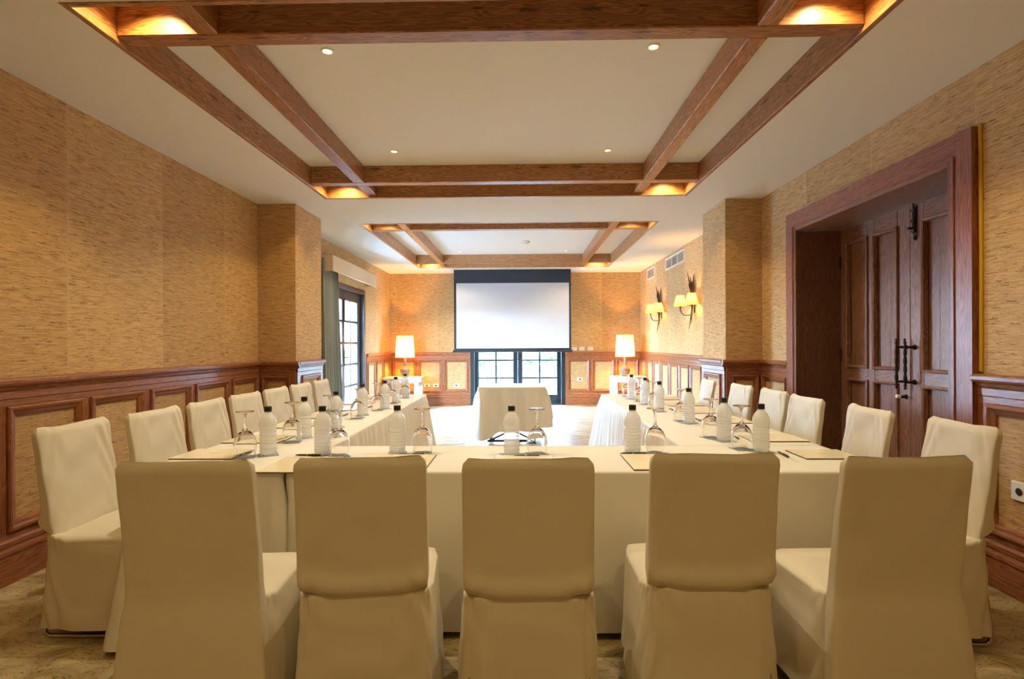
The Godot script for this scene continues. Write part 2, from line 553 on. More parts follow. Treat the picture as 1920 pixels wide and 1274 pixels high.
func shell() -> void:
	var plast: Material = M.plaster
	solid("floor", [[V(XL - 0.3, -0.12, DF - 0.3), V(XR + 0.6, 0.0, DB + 0.25)]], M.floor, "polished cream veined stone floor of the meeting room", "floor")
	# --- left wall with the opening of the french door
	var o := solid("wall_left", [
		[V(XL - 0.25, 0, DF - 0.2), V(XL, CE + 0.3, 7.95)],
		[V(XL - 0.25, 2.38, 7.95), V(XL, CE + 0.3, 10.0)],
		[V(XL - 0.25, 0, 10.0), V(XL, CE + 0.3, DB + 0.25)]], plast, "long left wall with grasscloth paper above dark wooden wainscot", "wall")
	var xf := face(V(XL, 0, 0), Vector3.FORWARD)
	paper_rects(o, xf, [[DF, 5.94, 1.186, CE], [6.70, 7.95, 1.186, CE], [7.95, 10.0, 2.38, CE], [10.0, DB, 1.186, CE]], 0.25)
	wainscot(o, xf, DF, 5.94, [[-2.26, -1.72], [-1.66, -1.13], [-1.08, -0.55], [-0.5, 0.03], [0.08, 0.61], [0.66, 1.19], [1.24, 1.77], [1.82, 2.35], [2.41, 2.945], [2.995, 3.53], [3.585, 4.10], [4.175, 4.70], [4.76, 5.315], [5.365, 5.90]])
	wainscot(o, xf, 6.70, 7.80, even_panels(6.70, 7.80, 2))
	wainscot(o, xf, 10.08, DB, even_panels(10.08, DB, 3))
	# --- left pilaster
	o = solid("wall_left_pilaster", [[V(XL - 0.02, 0, 5.94), V(-2.54, CE + 0.05, 6.70)]], plast, "grasscloth covered pilaster beside the grey curtain on the left wall", "pilaster")
	xf = face(V(XL, 0, 5.94), Vector3.RIGHT)
	paper_rects(o, xf, [[0, 0.43, 1.186, CE]], 0.3)
	wainscot(o, xf, 0, 0.43, [[0.05, 0.38]], 0, 0.05)
	xf = face(V(-2.54, 0, 5.94), Vector3.FORWARD)
	paper_rects(o, xf, [[0, 0.76, 1.186, CE]], 0.08)
	wainscot(o, xf, 0, 0.76, [[0.11, 0.67]], 0.0, 0.02)
	xf = face(V(-2.54, 0, 6.70), Vector3.LEFT)
	paper_rects(o, xf, [[0, 0.43, 1.186, CE]])
	wainscot(o, xf, 0, 0.43, [[0.05, 0.38]])
	# --- right wall, thick where the double door sits in it; x runs from far to near
	o = solid("wall_right", [
		[V(XR, 0, DF - 0.2), V(XR + 0.5, CE + 0.3, 3.27)],
		[V(XR, 2.46, 3.27), V(XR + 0.5, CE + 0.3, 5.13)],
		[V(XR, 0, 5.13), V(XR + 0.5, CE + 0.3, DB + 0.25)]], plast, "long right wall with grasscloth paper, wooden wainscot and a deep door opening", "wall")
	xf = face(V(XR, 0, DB), Vector3.BACK)
	var U := func(d: float) -> float: return DB - d
	paper_rects(o, xf, [[0, U.call(6.63), 1.186, CE], [U.call(5.91), U.call(5.20), 1.186, CE], [U.call(5.20), U.call(3.20), 2.55, CE], [U.call(3.20), U.call(DF), 1.186, CE]], 0.4)
	wainscot(o, xf, 0, U.call(6.63), even_panels(0, U.call(6.63), 9))
	wainscot(o, xf, U.call(5.91), U.call(5.275), [[U.call(5.88), U.call(5.34)]])
	wainscot(o, xf, U.call(3.13), U.call(DF), even_panels(U.call(3.12), U.call(DF), 8))
	# --- right pilaster
	o = solid("wall_right_pilaster", [[V(2.24, 0, 5.91), V(XR + 0.02, CE + 0.05, 6.63)]], plast, "grasscloth covered pilaster between the double door and the wall sconces", "pilaster")
	xf = face(V(2.24, 0, 5.91), Vector3.RIGHT)
	paper_rects(o, xf, [[0, 0.40, 1.186, CE]], 0.2)
	wainscot(o, xf, 0, 0.40, [[0.05, 0.35]], 0.05, 0)
	xf = face(V(2.24, 0, 6.63), Vector3.BACK)
	paper_rects(o, xf, [[0, 0.72, 1.186, CE]], 0.1)
	wainscot(o, xf, 0, 0.72, [[0.09, 0.62]], 0.02, 0.0)
	xf = face(V(XR, 0, 6.63), Vector3.LEFT)
	paper_rects(o, xf, [[0, 0.40, 1.186, CE]])
	wainscot(o, xf, 0, 0.40, [[0.05, 0.35]])
	# --- back wall with the terrace door
	o = solid("wall_back", [
		[V(XL - 0.25, 0, DB), V(-1.16, CE + 0.3, DB + 0.25)],
		[V(-1.16, 2.38, DB), V(0.96, CE + 0.3, DB + 0.25)],
		[V(0.96, 0, DB), V(XR + 0.5, CE + 0.3, DB + 0.25)]], plast, "grasscloth back wall behind the projection screen and the two lamps", "wall")
	xf = face(V(0, 0, DB), Vector3.RIGHT)
	paper_rects(o, xf, [[XL, -1.16, 1.186, CE], [-1.16, 0.96, 2.38, CE], [0.96, XR, 1.186, CE]], 0.06)
	wainscot(o, xf, XL, -1.16, even_panels(XL, -1.16, 3))
	wainscot(o, xf, 0.96, XR, even_panels(0.96, XR, 3))
	# --- wall behind the camera
	o = solid("wall_front", [[V(XL - 0.25, 0, DF - 0.25), V(XR + 0.5, CE + 0.3, DF)]], plast, "grasscloth wall behind the camera", "wall")
	xf = face(V(XR, 0, DF), Vector3.LEFT)
	paper_rects(o, xf, [[0, XR - XL, 1.186, CE]])
	wainscot(o, xf, 0, XR - XL, even_panels(0, XR - XL, 9))

const R1 := [-2.135, 1.775, 2.42, 5.76]
const R2 := [-2.14, 1.79, 6.96, 11.05]

func ceiling() -> void:
	var t := CE + 0.35
	var bx := []
	var xa := XL - 0.25
	var xb := XR + 0.5
	var dl := DF - 0.25
	for r in [R1, R2]:
		bx.append([V(xa, CE, dl), V(xb, t, r[2])])
		bx.append([V(xa, CE, r[2]), V(r[0], t, r[3])])
		bx.append([V(r[1], CE, r[2]), V(xb, t, r[3])])
		bx.append([V(r[0], REC, r[2]), V(r[1], t, r[3])])
		dl = r[3]
	bx.append([V(xa, CE, dl), V(xb, t, DB + 0.25)])
	var o := solid("ceiling", bx, M.plaster, "white plaster ceiling with two recessed coffers framed by timber beams", "ceiling")
	var k := 0
	for q in [[R1, 2.73, 5.27], [R2, 7.46, 10.57]]:
		var r: Array = q[0]
		var w := 0.035
		for bd in [[V(r[0], CE - 0.004, r[2]), V(r[0] + w, REC, r[3])], [V(r[1] - w, CE - 0.004, r[2]), V(r[1], REC, r[3])], [V(r[0] + w, CE - 0.004, r[2]), V(r[1] - w, REC, r[2] + w)], [V(r[0] + w, CE - 0.004, r[3] - w), V(r[1] - w, REC, r[3])]]:
			var s := new_st()
			box(s, bd[0], bd[1], 0.003)
			obj("recess_lining_board", s, M.beam[k % 3], o)
			k += 1
		for d in [q[1], q[2]]:
			var s := new_st()
			box(s, V(r[0] + w, CE + 0.022, d), V(r[1] - w, REC, d + 0.108), 0.006)
			obj("beam", s, M.beam[k % 3], o)
			k += 1
		for x in [[-1.672, -1.564], [1.20, 1.306]]:
			var cuts := [r[2] + w, q[1], q[1] + 0.108, q[2], q[2] + 0.108, r[3] - w]
			for c in [0, 2, 4]:
				var s := new_st()
				box(s, V(x[0], CE + 0.022, cuts[c]), V(x[1], REC, cuts[c + 1]), 0.006)
				obj("beam", s, M.beam[(k + 1) % 3], o)
			k += 1

# ---------------------------------------------------------------- lamps

func spot(parent: Node3D, at: Vector3, energy: float, angle: float, size: float, col: Color) -> void:
	var l := SpotLight3D.new()
	l.name = "light"
	l.light_color = col
	l.light_energy = energy
	l.spot_angle = angle
	l.spot_angle_attenuation = 0.6
	l.spot_attenuation = 2.0
	l.spot_range = 14.0
	l.light_size = size
	l.shadow_enabled = true
	parent.add_child(l, true)
	l.position = at
	l.rotation.x = -PI / 2

func omni(parent: Node3D, at: Vector3, energy: float, size: float, col: Color) -> void:
	var l := OmniLight3D.new()
	l.name = "light"
	l.light_color = col
	l.light_energy = energy
	l.omni_range = 14.0
	l.omni_attenuation = 2.0
	l.light_size = size
	l.shadow_enabled = true
	parent.add_child(l, true)
	l.position = at

const WARM := Color(1.0, 0.95, 0.84)
const YELLOW := Color(1.0, 0.88, 0.60)
const AMBER := Color(1.0, 0.74, 0.36)

func downlight(x: float, d: float, energy: float, angle: float, label: String, group: String, y := REC, col := WARM) -> void:
	var o := thing("downlight", V(x, y, d))
	if not shared.has("dl"):
		var a := new_st()
		lathe(a, [Vector2(0.026, -0.002), Vector2(0.030, -0.008), Vector2(0.040, -0.006), Vector2(0.043, 0.0)], 20)
		var b := new_st()
		lathe(b, [Vector2(0.0, -0.004), Vector2(0.018, -0.003), Vector2(0.0265, -0.001)], 20)
		shared.dl = [a.commit(), b.commit()]
	put("trim_ring", shared.dl[0], M.plate, o)
	put("lens", shared.dl[1], M.lens, o)
	spot(o, Vector3(0, -0.012, 0), energy, angle, 0.03, col)
	tag(o, label, "downlight", group)

func table_lamp(x: float, label: String) -> void:
	var o := thing("table_lamp", V(x, 0.665, 11.45))
	var s := new_st()
	lathe(s, [Vector2(0, 0), Vector2(0.06, 0), Vector2(0.07, 0.006), Vector2(0.075, 0.02), Vector2(0.1, 0.09), Vector2(0.107, 0.13), Vector2(0.098, 0.165), Vector2(0.07, 0.2), Vector2(0.042, 0.225), Vector2(0.034, 0.25)], 28)
	obj("body", s, M.ceramic, o)
	s = new_st()
	lathe(s, [Vector2(0.034, 0.25), Vector2(0.031, 0.28), Vector2(0.028, 0.44), Vector2(0.0, 0.445)], 20)
	var neck := obj("neck", s, M.ceramic, o)
	s = new_st()
	lathe(s, [Vector2(0.205, 0.425), Vector2(0.176, 0.885)], 40)
	obj("lamp_shade", s, M.shade, o)
	s = new_st()
	lathe(s, [Vector2(0, 0.50), Vector2(0.018, 0.51), Vector2(0.03, 0.56), Vector2(0.034, 0.6), Vector2(0.026, 0.635), Vector2(0, 0.65)], 16)
	obj("bulb", s, M.bulb, neck)
	omni(o, Vector3(0, 0.59, 0), 2.3, 0.03, AMBER)
	tag(o, label, "lamp", "table lamps flanking the screen")

func side_table(x0: float, x1: float, label: String) -> void:
	var o := thing("side_table", V((x0 + x1) * 0.5, 0, 11.42))
	var w := (x1 - x0) * 0.5
	var s := new_st()
	box(s, Vector3(-w, 0.635, -0.3), Vector3(w, 0.665, 0.3), 0.004)
	obj("table_top", s, M.white, o)
	s = new_st()
	for b in [[Vector3(-w + 0.03, 0.55, -0.28), Vector3(w - 0.03, 0.635, -0.255)], [Vector3(-w + 0.03, 0.55, 0.255), Vector3(w - 0.03, 0.635, 0.28)], [Vector3(-w + 0.02, 0.55, -0.25), Vector3(-w + 0.045, 0.635, 0.25)], [Vector3(w - 0.045, 0.55, -0.25), Vector3(w - 0.02, 0.635, 0.25)]]:
		box(s, b[0], b[1], 0.002)
	obj("apron", s, M.white, o)
	for i in [-1, 1]:
		for j in [-1, 1]:
			s = new_st()
			box(s, Vector3(i * (w - 0.01), 0, j * 0.285), Vector3(i * (w - 0.09), 0.635, j * 0.205), 0.004)
			obj("leg", s, M.white, o)
	tag(o, label, "side table", "white side tables under the lamps")

func sconce(d: float, label: String) -> void:
	var o := thing("wall_sconce", V(XR, 1.95, d))
	# local: x toward the room is negative, z negative is farther away
	var s := new_st()
	box(s, Vector3(-0.012, -0.12, -0.03), Vector3(-0.002, 0.16, 0.03), 0.003)
	obj("back_plate", s, M.iron, o)
	var tips := [[-0.10, 0.53, -0.05, 0.16], [-0.06, 0.45, -0.02, 0.16], [-0.08, 0.42, 0.03, 0.15], [-0.03, 0.47, 0.05, 0.14], [-0.05, 0.36, 0.0, 0.13], [-0.11, 0.34, 0.02, 0.12], [-0.02, 0.39, -0.05, 0.13]]
	for t in tips:
		s = new_st()
		var b := Vector3(-0.035, -0.05, 0)
		var e := Vector3(t[0], t[1], t[2])
		var m := Vector3(-0.04, 0.2, t[2] * 0.4)
		var path := []
		var rad := []
		for i in 9:
			var u := i / 8.0
			path.append(b * (1 - u) * (1 - u) + m * 2.0 * u * (1 - u) + e * u * u)
			rad.append(lerpf(0.008, 0.014, minf(1.0, u * 2.0)) * (1.0 - pow(u, 4.0) * 0.93))
		tube(s, path, rad, 7)
		obj("iron_leaf", s, M.iron, o)
	for t in [[-0.07, -0.34, -0.04], [-0.1, -0.37, 0.03], [-0.06, -0.29, 0.05]]:
		s = new_st()
		var path := []
		var rad := []
		for i in 8:
			var u := i / 7.0
			path.append(Vector3(-0.035 - 0.03 * sin(u * PI * 0.5) + (t[0] + 0.065) * u * u, lerpf(-0.02, t[1], u), t[2] * u))
			rad.append(0.011 * (1.0 - 0.85 * u * u))
		tube(s, path, rad, 7)
		obj("iron_tail", s, M.iron, o)
	for a in [[-0.15, -0.24, 0.0], [-0.11, 0.2, 0.015]]:
		var c := Vector3(a[0], 0.0, a[1])
		s = new_st()
		var path := []
		for i in 11:
			var u := i / 10.0
			path.append(Vector3(lerpf(-0.035, c.x, 1.0 - pow(1.0 - u, 2.0)), -0.14 - 0.03 * sin(u * PI) + 0.13 * u * u, lerpf(0.0, c.z, 1.0 - pow(1.0 - u, 2.0))))
		tube(s, path, [0.009], 8)
		lathe(s, [Vector2(0.008, -0.03), Vector2(0.03, -0.015), Vector2(0.03, -0.01), Vector2(0.01, -0.004), Vector2(0.01, 0.03), Vector2(0, 0.03)], 14, c)
		var arm := obj("arm", s, M.iron, o)
		s = new_st()
		lathe(s, [Vector2(0.098, 0.0), Vector2(0.055, 0.165)], 28, c)
		obj("lamp_shade", s, M.sconce_shade, arm)
		s = new_st()
		lathe(s, [Vector2(0, 0.04), Vector2(0.012, 0.05), Vector2(0.016, 0.075), Vector2(0.008, 0.11), Vector2(0, 0.125)], 12, c)
		obj("bulb", s, M.bulb, arm)
		omni(o, c + Vector3(0, 0.08, 0), 0.32, 0.015, AMBER)
	tag(o, label, "sconce", "iron wall sconces")

# ---------------------------------------------------------------- doors

# a glazed pair of doors in a face frame: x from 0 to width, y up, z out of the wall
func french_door(called: String, xf: Transform3D, width: float, top: float, rows: Array, mat: Material, label: String, stile := 0.104, hang := 0.095) -> void:
	var o := Node3D.new()
	o.name = called
	add_child(o)
	o.transform = xf
	tag(o, label, "door", "", "structure")
	var s := new_st()
	var fw := 0.085
	box(s, Vector3(0, 0, -0.22), Vector3(fw, top, 0.02), 0.004)
	box(s, Vector3(width - fw, 0, -0.22), Vector3(width, top, 0.02), 0.004)
	box(s, Vector3(fw, top - fw, -0.22), Vector3(width - fw, top, 0.02), 0.004)
	obj("door_frame", s, mat, o)
	s = new_st()
	box(s, Vector3(fw, 0, -0.2), Vector3(width - fw, 0.025, 0.01), 0.004)
	obj("threshold", s, mat, o)
	var half := width * 0.5
	for side in 2:
		var a := fw + 0.003 if side == 0 else half + 0.001
		var b := half - 0.001 if side == 0 else width - fw - 0.003
		var leaf := Node3D.new()
		leaf.name = "door_leaf"
		o.add_child(leaf, true)
		var g0 := a + (hang if side == 0 else stile)
		var g1 := b - (stile if side == 0 else hang)
		var y0: float = rows[0]
		var y1: float = rows[rows.size() - 1]
		s = new_st()
		box(s, Vector3(a, 0.027, -0.10), Vector3(g0, top - fw - 0.003, -0.055), 0.004)
		box(s, Vector3(g1, 0.027, -0.10), Vector3(b, top - fw - 0.003, -0.055), 0.004)
		box(s, Vector3(g0, 0.027, -0.10), Vector3(g1, y0, -0.055), 0.004)
		box(s, Vector3(g0, y1, -0.10), Vector3(g1, top - fw - 0.003, -0.055), 0.004)
		obj("leaf_frame", s, mat, leaf)
		var mid := (g0 + g1) * 0.5
		for r in rows.size() - 1:
			for c in 2:
				s = new_st()
				var x0 := g0 if c == 0 else mid + 0.011
				var x1 := mid - 0.011 if c == 0 else g1
				box(s, Vector3(x0, rows[r] + (0.011 if r > 0 else 0.0), -0.08), Vector3(x1, rows[r + 1] - (0.011 if r < rows.size() - 2 else 0.0), -0.075))
				obj("pane", s, M.pane, leaf)
		for r in range(1, rows.size() - 1):
			s = new_st()
			box(s, Vector3(g0, rows[r] - 0.018, -0.095), Vector3(g1, rows[r] + 0.018, -0.06), 0.003)
			obj("muntin", s, mat, leaf)
		s = new_st()
		box(s, Vector3(mid - 0.0175, y0, -0.094), Vector3(mid + 0.0175, y1, -0.061), 0.003)
		obj("muntin", s, mat, leaf)
		if side == 1:
			s = new_st()
			box(s, Vector3(a + 0.015, 1.0, -0.055), Vector3(a + 0.05, 1.28, -0.045), 0.003)
			tube(s, [Vector3(a + 0.032, 1.15, -0.05), Vector3(a + 0.032, 1.15, -0.005), Vector3(a + 0.11, 1.15, -0.005)], [0.009], 8)
			box(s, Vector3(a + 0.02, 1.75, -0.055), Vector3(a + 0.045, 2.15, -0.04), 0.003)
			obj("handle", s, M.iron, leaf)

func double_door() -> void:
	var o := Node3D.new()
	o.name = "door_1"
	add_child(o)
	# local x runs from far (0) to near, z out of the wall into the room
	o.transform = face(V(XR, 0, 5.13), Vector3.BACK)
	tag(o, "tall dark wooden panelled double door set deep in the right wall", "door", "", "structure")
	var W := 1.86
	var H := 2.46
	var cw := 0.15
	var s := new_st()
	# mitred casing boards, one part each
	var out := 0.05
	for k in 3:
		s = new_st()
		var p := []
		if k == 0:
			p = [Vector2(-cw, 0), Vector2(0, 0), Vector2(0, H), Vector2(-cw, H + cw)]
		elif k == 1:
			p = [Vector2(W, 0), Vector2(W + cw, 0), Vector2(W + cw, H + cw), Vector2(W, H)]
		else:
			p = [Vector2(0, H), Vector2(W, H), Vector2(W + cw, H + cw), Vector2(-cw, H + cw)]
		var off := Vector2(rng.randf(), rng.randf())
		var uvo := func(v: Vector2) -> Vector2: return (Vector2(v.y / 2.0, v.x / 0.5) if k < 2 else Vector2(v.x / 2.0, v.y / 0.5)) + off
		var q := []
		for v in p:
			q.append(Vector3(v.x, v.y, out))
		quad(s, q[0], q[1], q[2], q[3], Vector3.BACK, uvo.call(p[0]), uvo.call(p[1]), uvo.call(p[2]), uvo.call(p[3]))
		for i in 4:
			var j := (i + 1) % 4
			var ed: Vector2 = p[j] - p[i]
			var n := Vector3(ed.y, -ed.x, 0).normalized()
			quad(s, q[i], q[j], q[j] - Vector3(0, 0, out), q[i] - Vector3(0, 0, out), n, uvo.call(p[i]), uvo.call(p[j]), uvo.call(p[j]) + Vector2(0, 0.1), uvo.call(p[i]) + Vector2(0, 0.1))
		obj("casing_board", s, M.casing, o)
	# inner bead of the casing
	s = new_st()
	for b in [[Vector3(-0.03, 0, 0.05), Vector3(-0.012, H + 0.02, 0.058)], [Vector3(W + 0.012, 0, 0.05), Vector3(W + 0.03, H + 0.02, 0.058)], [Vector3(-0.012, H + 0.012, 0.05), Vector3(W + 0.012, H + 0.03, 0.058)]]:
		box(s, b[0], b[1], 0.003)
	obj("casing_bead", s, M.casing, o)
	for k in 3:
		s = new_st()
		if k == 0:
			box(s, Vector3(-0.001, 0, -0.50), Vector3(0.03, H, 0.048), 0.003)
		elif k == 1:
			box(s, Vector3(W - 0.03, 0, -0.50), Vector3(W + 0.001, H, 0.048), 0.003)
		else:
			box(s, Vector3(0.03, H - 0.03, -0.50), Vector3(W - 0.03, H + 0.001, 0.048), 0.003)
		obj("jamb_lining", s, M.jamb if k != 2 else M.door, o)
	var z0 := -0.43
	var z1 := -0.375
	for side in 2:
		var a := 0.031 if side == 0 else W * 0.5 + 0.002
		var b := W * 0.5 - 0.002 if side == 0 else W - 0.031
		var leaf := Node3D.new()
		leaf.name = "door_leaf"
		o.add_child(leaf, true)
		var cols := []
		if side == 0:
			cols = [[a + 0.10, a + 0.385], [a + 0.475, a + 0.76]]
		else:
			cols = [[b - 0.76, b - 0.475], [b - 0.385, b - 0.10]]
		var rowsy := [[0.24, 1.03], [1.15, 2.285]]
		var vx := [a, cols[0][0], cols[0][1], cols[1][0], cols[1][1], b]
		for k in [0, 2, 4]:
			s = new_st()
			box(s, Vector3(vx[k], 0.012, z0), Vector3(vx[k + 1], H - 0.033, z1), 0.003, 1)
			obj("stile", s, M.door, leaf)
		for c in cols:
			for y in [[0.012, 0.24], [1.03, 1.15], [2.285, H - 0.033]]:
				s = new_st()
				box(s, Vector3(c[0], y[0], z0), Vector3(c[1], y[1], z1 - 0.001), 0.003, 0)
				obj("rail", s, M.door, leaf)
			for y in rowsy:
				s = new_st()
				ring(s, c[0] - 0.012, c[1] + 0.012, y[0] - 0.012, y[1] + 0.012, [Vector2(0, z1), Vector2(0, z1 + 0.014), Vector2(0.01, z1 + 0.018), Vector2(0.022, z1 + 0.012), Vector2(0.028, z1 - 0.02)])
				obj("panel_moulding", s, M.door, leaf)
				for k in 2:
					var m: float = lerpf(c[0], c[1], 0.5 + 0.08 * (1 if side == 0 else -1))
					s = new_st()
					box(s, Vector3(c[0] - 0.001 if k == 0 else m + 0.0008, y[0] - 0.001, z0 + 0.01), Vector3(m - 0.0008 if k == 0 else c[1] + 0.001, y[1] + 0.001, z1 - 0.028), 0.001, 1)
					obj("panel_plank", s, M.door, leaf)
		# turned iron pull with two posts
		var px := W * 0.5 + (-0.05 if side == 0 else 0.045)
		s = new_st()
		var prof := [Vector2(0, 1.04), Vector2(0.012, 1.05), Vector2(0.006, 1.062), Vector2(0.014, 1.075), Vector2(0.007, 1.09)]
		for i in 13:
			var y := 1.1 + i * 0.022
			prof.append(Vector2(0.009 + 0.006 * absf(sin(i * 1.05)), y))
		prof.append_array([Vector2(0.007, 1.39), Vector2(0.014, 1.405), Vector2(0.006, 1.418), Vector2(0.012, 1.43), Vector2(0, 1.44)])
		lathe(s, prof, 14, Vector3(px, -0.04, z1 + 0.075))
		for y in [1.06, 1.33]:
			tube(s, [Vector3(px, y, z1), Vector3(px, y, z1 + 0.01), Vector3(px, y, z1 + 0.04), Vector3(px, y, z1 + 0.075)], [0.022, 0.016, 0.009, 0.009], 10)
		obj("pull_handle", s, M.iron, leaf)
		if side == 0:
			s = new_st()
			tube(s, [Vector3(px + 0.0, 0.94, z1), Vector3(px, 0.94, z1 + 0.012), Vector3(px, 0.94, z1 + 0.05)], [0.022, 0.012, 0.012], 10)
			obj("lock_cylinder", s, M.iron, leaf)
			s = new_st()
			tube(s, [Vector3(px, 0.94, z1 + 0.05), Vector3(px, 0.945, z1 + 0.075)], [0.017, 0.014], 10)
			obj("lock_knob", s, M.plate, leaf)
			for y in [1.25, 2.12, 0.35]:
				s = new_st()
				lathe(s, [Vector2(0, -0.06), Vector2(0.011, -0.055), Vector2(0.011, 0.055), Vector2(0, 0.06)], 10, Vector3(0.036, y, z1 + 0.008))
				obj("hinge", s, M.iron, leaf)
		else:
			s = new_st()
			var bx := W * 0.5 + 0.06
			box(s, Vector3(bx - 0.02, 2.18, z1), Vector3(bx + 0.02, 2.41, z1 + 0.006), 0.002)
			tube(s, [Vector3(bx, 2.2, z1 + 0.018), Vector3(bx, 2.46, z1 + 0.018)], [0.008], 8)
			for y in [2.22, 2.3, 2.38]:
				box(s, Vector3(bx - 0.018, y - 0.012, z1 + 0.004), Vector3(bx + 0.018, y + 0.012, z1 + 0.028), 0.003)
			tube(s, [Vector3(bx, 2.24, z1 + 0.02), Vector3(bx, 2.24, z1 + 0.06)], [0.009, 0.012], 8)
			lathe(s, [Vector2(0, 2.145), Vector2(0.012, 2.155), Vector2(0.016, 2.17), Vector2(0, 2.185)], 8, Vector3(bx, 0, z1 + 0.004))
			obj("bolt", s, M.iron, leaf)
	# narrow yellow strip beside the near casing
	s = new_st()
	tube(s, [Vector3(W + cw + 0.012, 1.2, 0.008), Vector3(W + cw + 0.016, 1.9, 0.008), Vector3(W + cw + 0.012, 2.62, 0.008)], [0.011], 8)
	var g := obj("yellow_strip", s, M.gold, o)
	g.set_meta("label", "golden yellow strip along the casing")

# ---------------------------------------------------------------- furniture

func rounded_rect(hx: float, z0: float, z1: float, n: int, ex: float) -> Array:
	var out := []
	var cz := (z0 + z1) * 0.5
	var hz := (z1 - z0) * 0.5
	for k in n:
		var a := TAU * (k + 0.5) / n
		var c := cos(a)
		var si := sin(a)
		out.append(Vector3(hx * signf(c) * pow(absf(c), 2.0 / ex), 0, cz + hz * signf(si) * pow(absf(si), 2.0 / ex)))
	return out

func chair_meshes(sd: int) -> Dictionary:
	var nz := FastNoiseLite.new()
	nz.seed = 40 + sd
	nz.frequency = 1.0
	nz.fractal_octaves = 2
	var n := 72
	# backrest: a flat cushion leaning back, the cover drawn tight over it
	var rows := []
	var straight := sd == 1 or sd == 5
	var R := 44 if straight else 30
	var half_w := func(t: float) -> float: return 0.227 - 0.003 * smoothstep(0.2, 1.0, t) - (0.0 if straight else 0.007) * smoothstep(0.22, 0.08, t)
	for r in R + 1:
		# the straight covers run down to the hem in one fall, the others end at the seat
		var y := (0.06 + 0.92 * r / R) if straight else (0.44 + 0.54 * r / R)
		var t := maxf(0.0, (y - 0.44) / 0.54)
		var fall := pow(clampf((0.474 - y) / 0.416, 0.0, 1.0), 0.8) if straight else 0.0
		var zc := 0.212 + 0.058 * pow(t, 1.25) + 0.038 * fall + (0.006 * smoothstep(0.2, 0.0, t) if straight else 0.0)
		var th := lerpf(0.034, 0.021, minf(1.0, t * 1.4))
		var hw: float = half_w.call(t) + 0.03 * fall + (0.008 * smoothstep(0.2, 0.0, t) if straight else 0.0)
		var top := smoothstep(0.93, 1.0, t)
		th *= sqrt(maxf(0.02, 1.0 - pow(top, 3.0)))
		hw -= 0.02 * pow(top, 3.0)
		var row := []
		for p in rounded_rect(hw, -th, th, n, 7.0):
			var v: Vector3 = p
			var u: float = v.x / 0.22
			var dz := nz.get_noise_2d(u * 1.4, t * 1.6) * 0.006
			# drag folds from the top corners on the front side, gathers at the waist
			if v.z < 0:
				var diag := absf(u) * 1.3 - (1.0 - t) * 1.1
				dz += 0.007 * sin(diag * 16.0 + sd * 2.0 + signf(u)) * smoothstep(0.0, 0.35, absf(u)) * (1.0 - absf(u) * 0.75) * (0.25 + t)
			# the cover tucks in under a soft roll that sags in the middle of the back
			if v.z > 0 and not straight:
				var t0 := 0.15 - 0.06 * (1.0 - u * u) + 0.015 * nz.get_noise_1d(u * 1.3)
				dz += 0.012 * exp(-pow((t - t0 - 0.05) / 0.06, 2.0)) - 0.03 * smoothstep(t0, t0 - 0.06, t)
				dz += 0.005 * sin(absf(u) * 14.0 + t * 34.0 + sd) * exp(-pow((t - t0 - 0.03) / 0.07, 2.0)) * smoothstep(0.5, 1.0, absf(u))
			v.z += zc + dz + 0.012 * u * u * t
			v.y = y + top * (0.008 * u * u + 0.004 * nz.get_noise_1d(u * 1.5)) - top * 0.004
			row.append(v)
		rows.append(row)
	var last := []
	for v in rows[R]:
		last.append(Vector3(v.x * 0.98, v.y + 0.002, 0.273 + 0.012 * pow(v.x / 0.22, 2.0)))
	rows.append(last)
	var s := new_st()
	sheet(s, rows, true, true, Vector2(0.01, 0.02))
	var back := s.commit()
	# seat and skirt in one cloth
	rows = []
	n = 96
	for k in 5:
		var q := (k + 0.5) / 5.0
		var row := []
		for p in rounded_rect(0.228 * q, -0.225 * q, 0.228 * q, n, 6.0):
			var v: Vector3 = p
			v.y = 0.482 + 0.008 * (1.0 - q * q) + nz.get_noise_2d(v.x * 7.0, v.z * 7.0) * 0.004
			row.append(v)
		rows.append(row)
	var Q := 26
	for r in Q + 1:
		var t := float(r) / Q
		var y := lerpf(0.474, 0.058, t)
		var fl := pow(t, 0.8)
		var row := []
		var hx := 0.234 + (0.026 if sd < 6 else 0.012) * fl
		var i := 0
		for p in rounded_rect(hx, -0.232 - 0.022 * fl, 0.240 + 0.03 * fl, n, 7.0 - 2.0 * fl):
			var v: Vector3 = p
			var a := TAU * i / n
			var outv := Vector3(v.x / hx, 0, v.z / 0.24)
			outv = outv.normalized()
			var fold := sin(a * 5.0 + sd * 1.7 + nz.get_noise_2d(a, t) * 3.0) * 0.007 * t + nz.get_noise_2d(cos(a) * 2.5, sin(a) * 2.5 + t * 1.8) * 0.012 * t
			var corner := pow(absf(sin(a * 2.0)), 6.0)
			fold += corner * 0.006 * t
			# gathered just under the seat edge
			fold += 0.004 * sin(a * 26.0) * exp(-pow((t - 0.06) / 0.05, 2.0)) + 0.003 * sin(a * 9.0 + t * 14.0 + sd) * smoothstep(0.5, 0.1, t)
			v += outv * fold
			v.y = y + (0.022 * smoothstep(0.12, 0.24, v.z) * (1.0 - t)) + 0.008 * nz.get_noise_1d(a * 1.2) * t
			row.append(v)
			i += 1
		rows.append(row)
	s = new_st()
	sheet(s, rows, true, false, Vector2(0.01, 0.02))
	var skirt := s.commit()
	# chrome sled: two runners joined front and back
	var legs := []
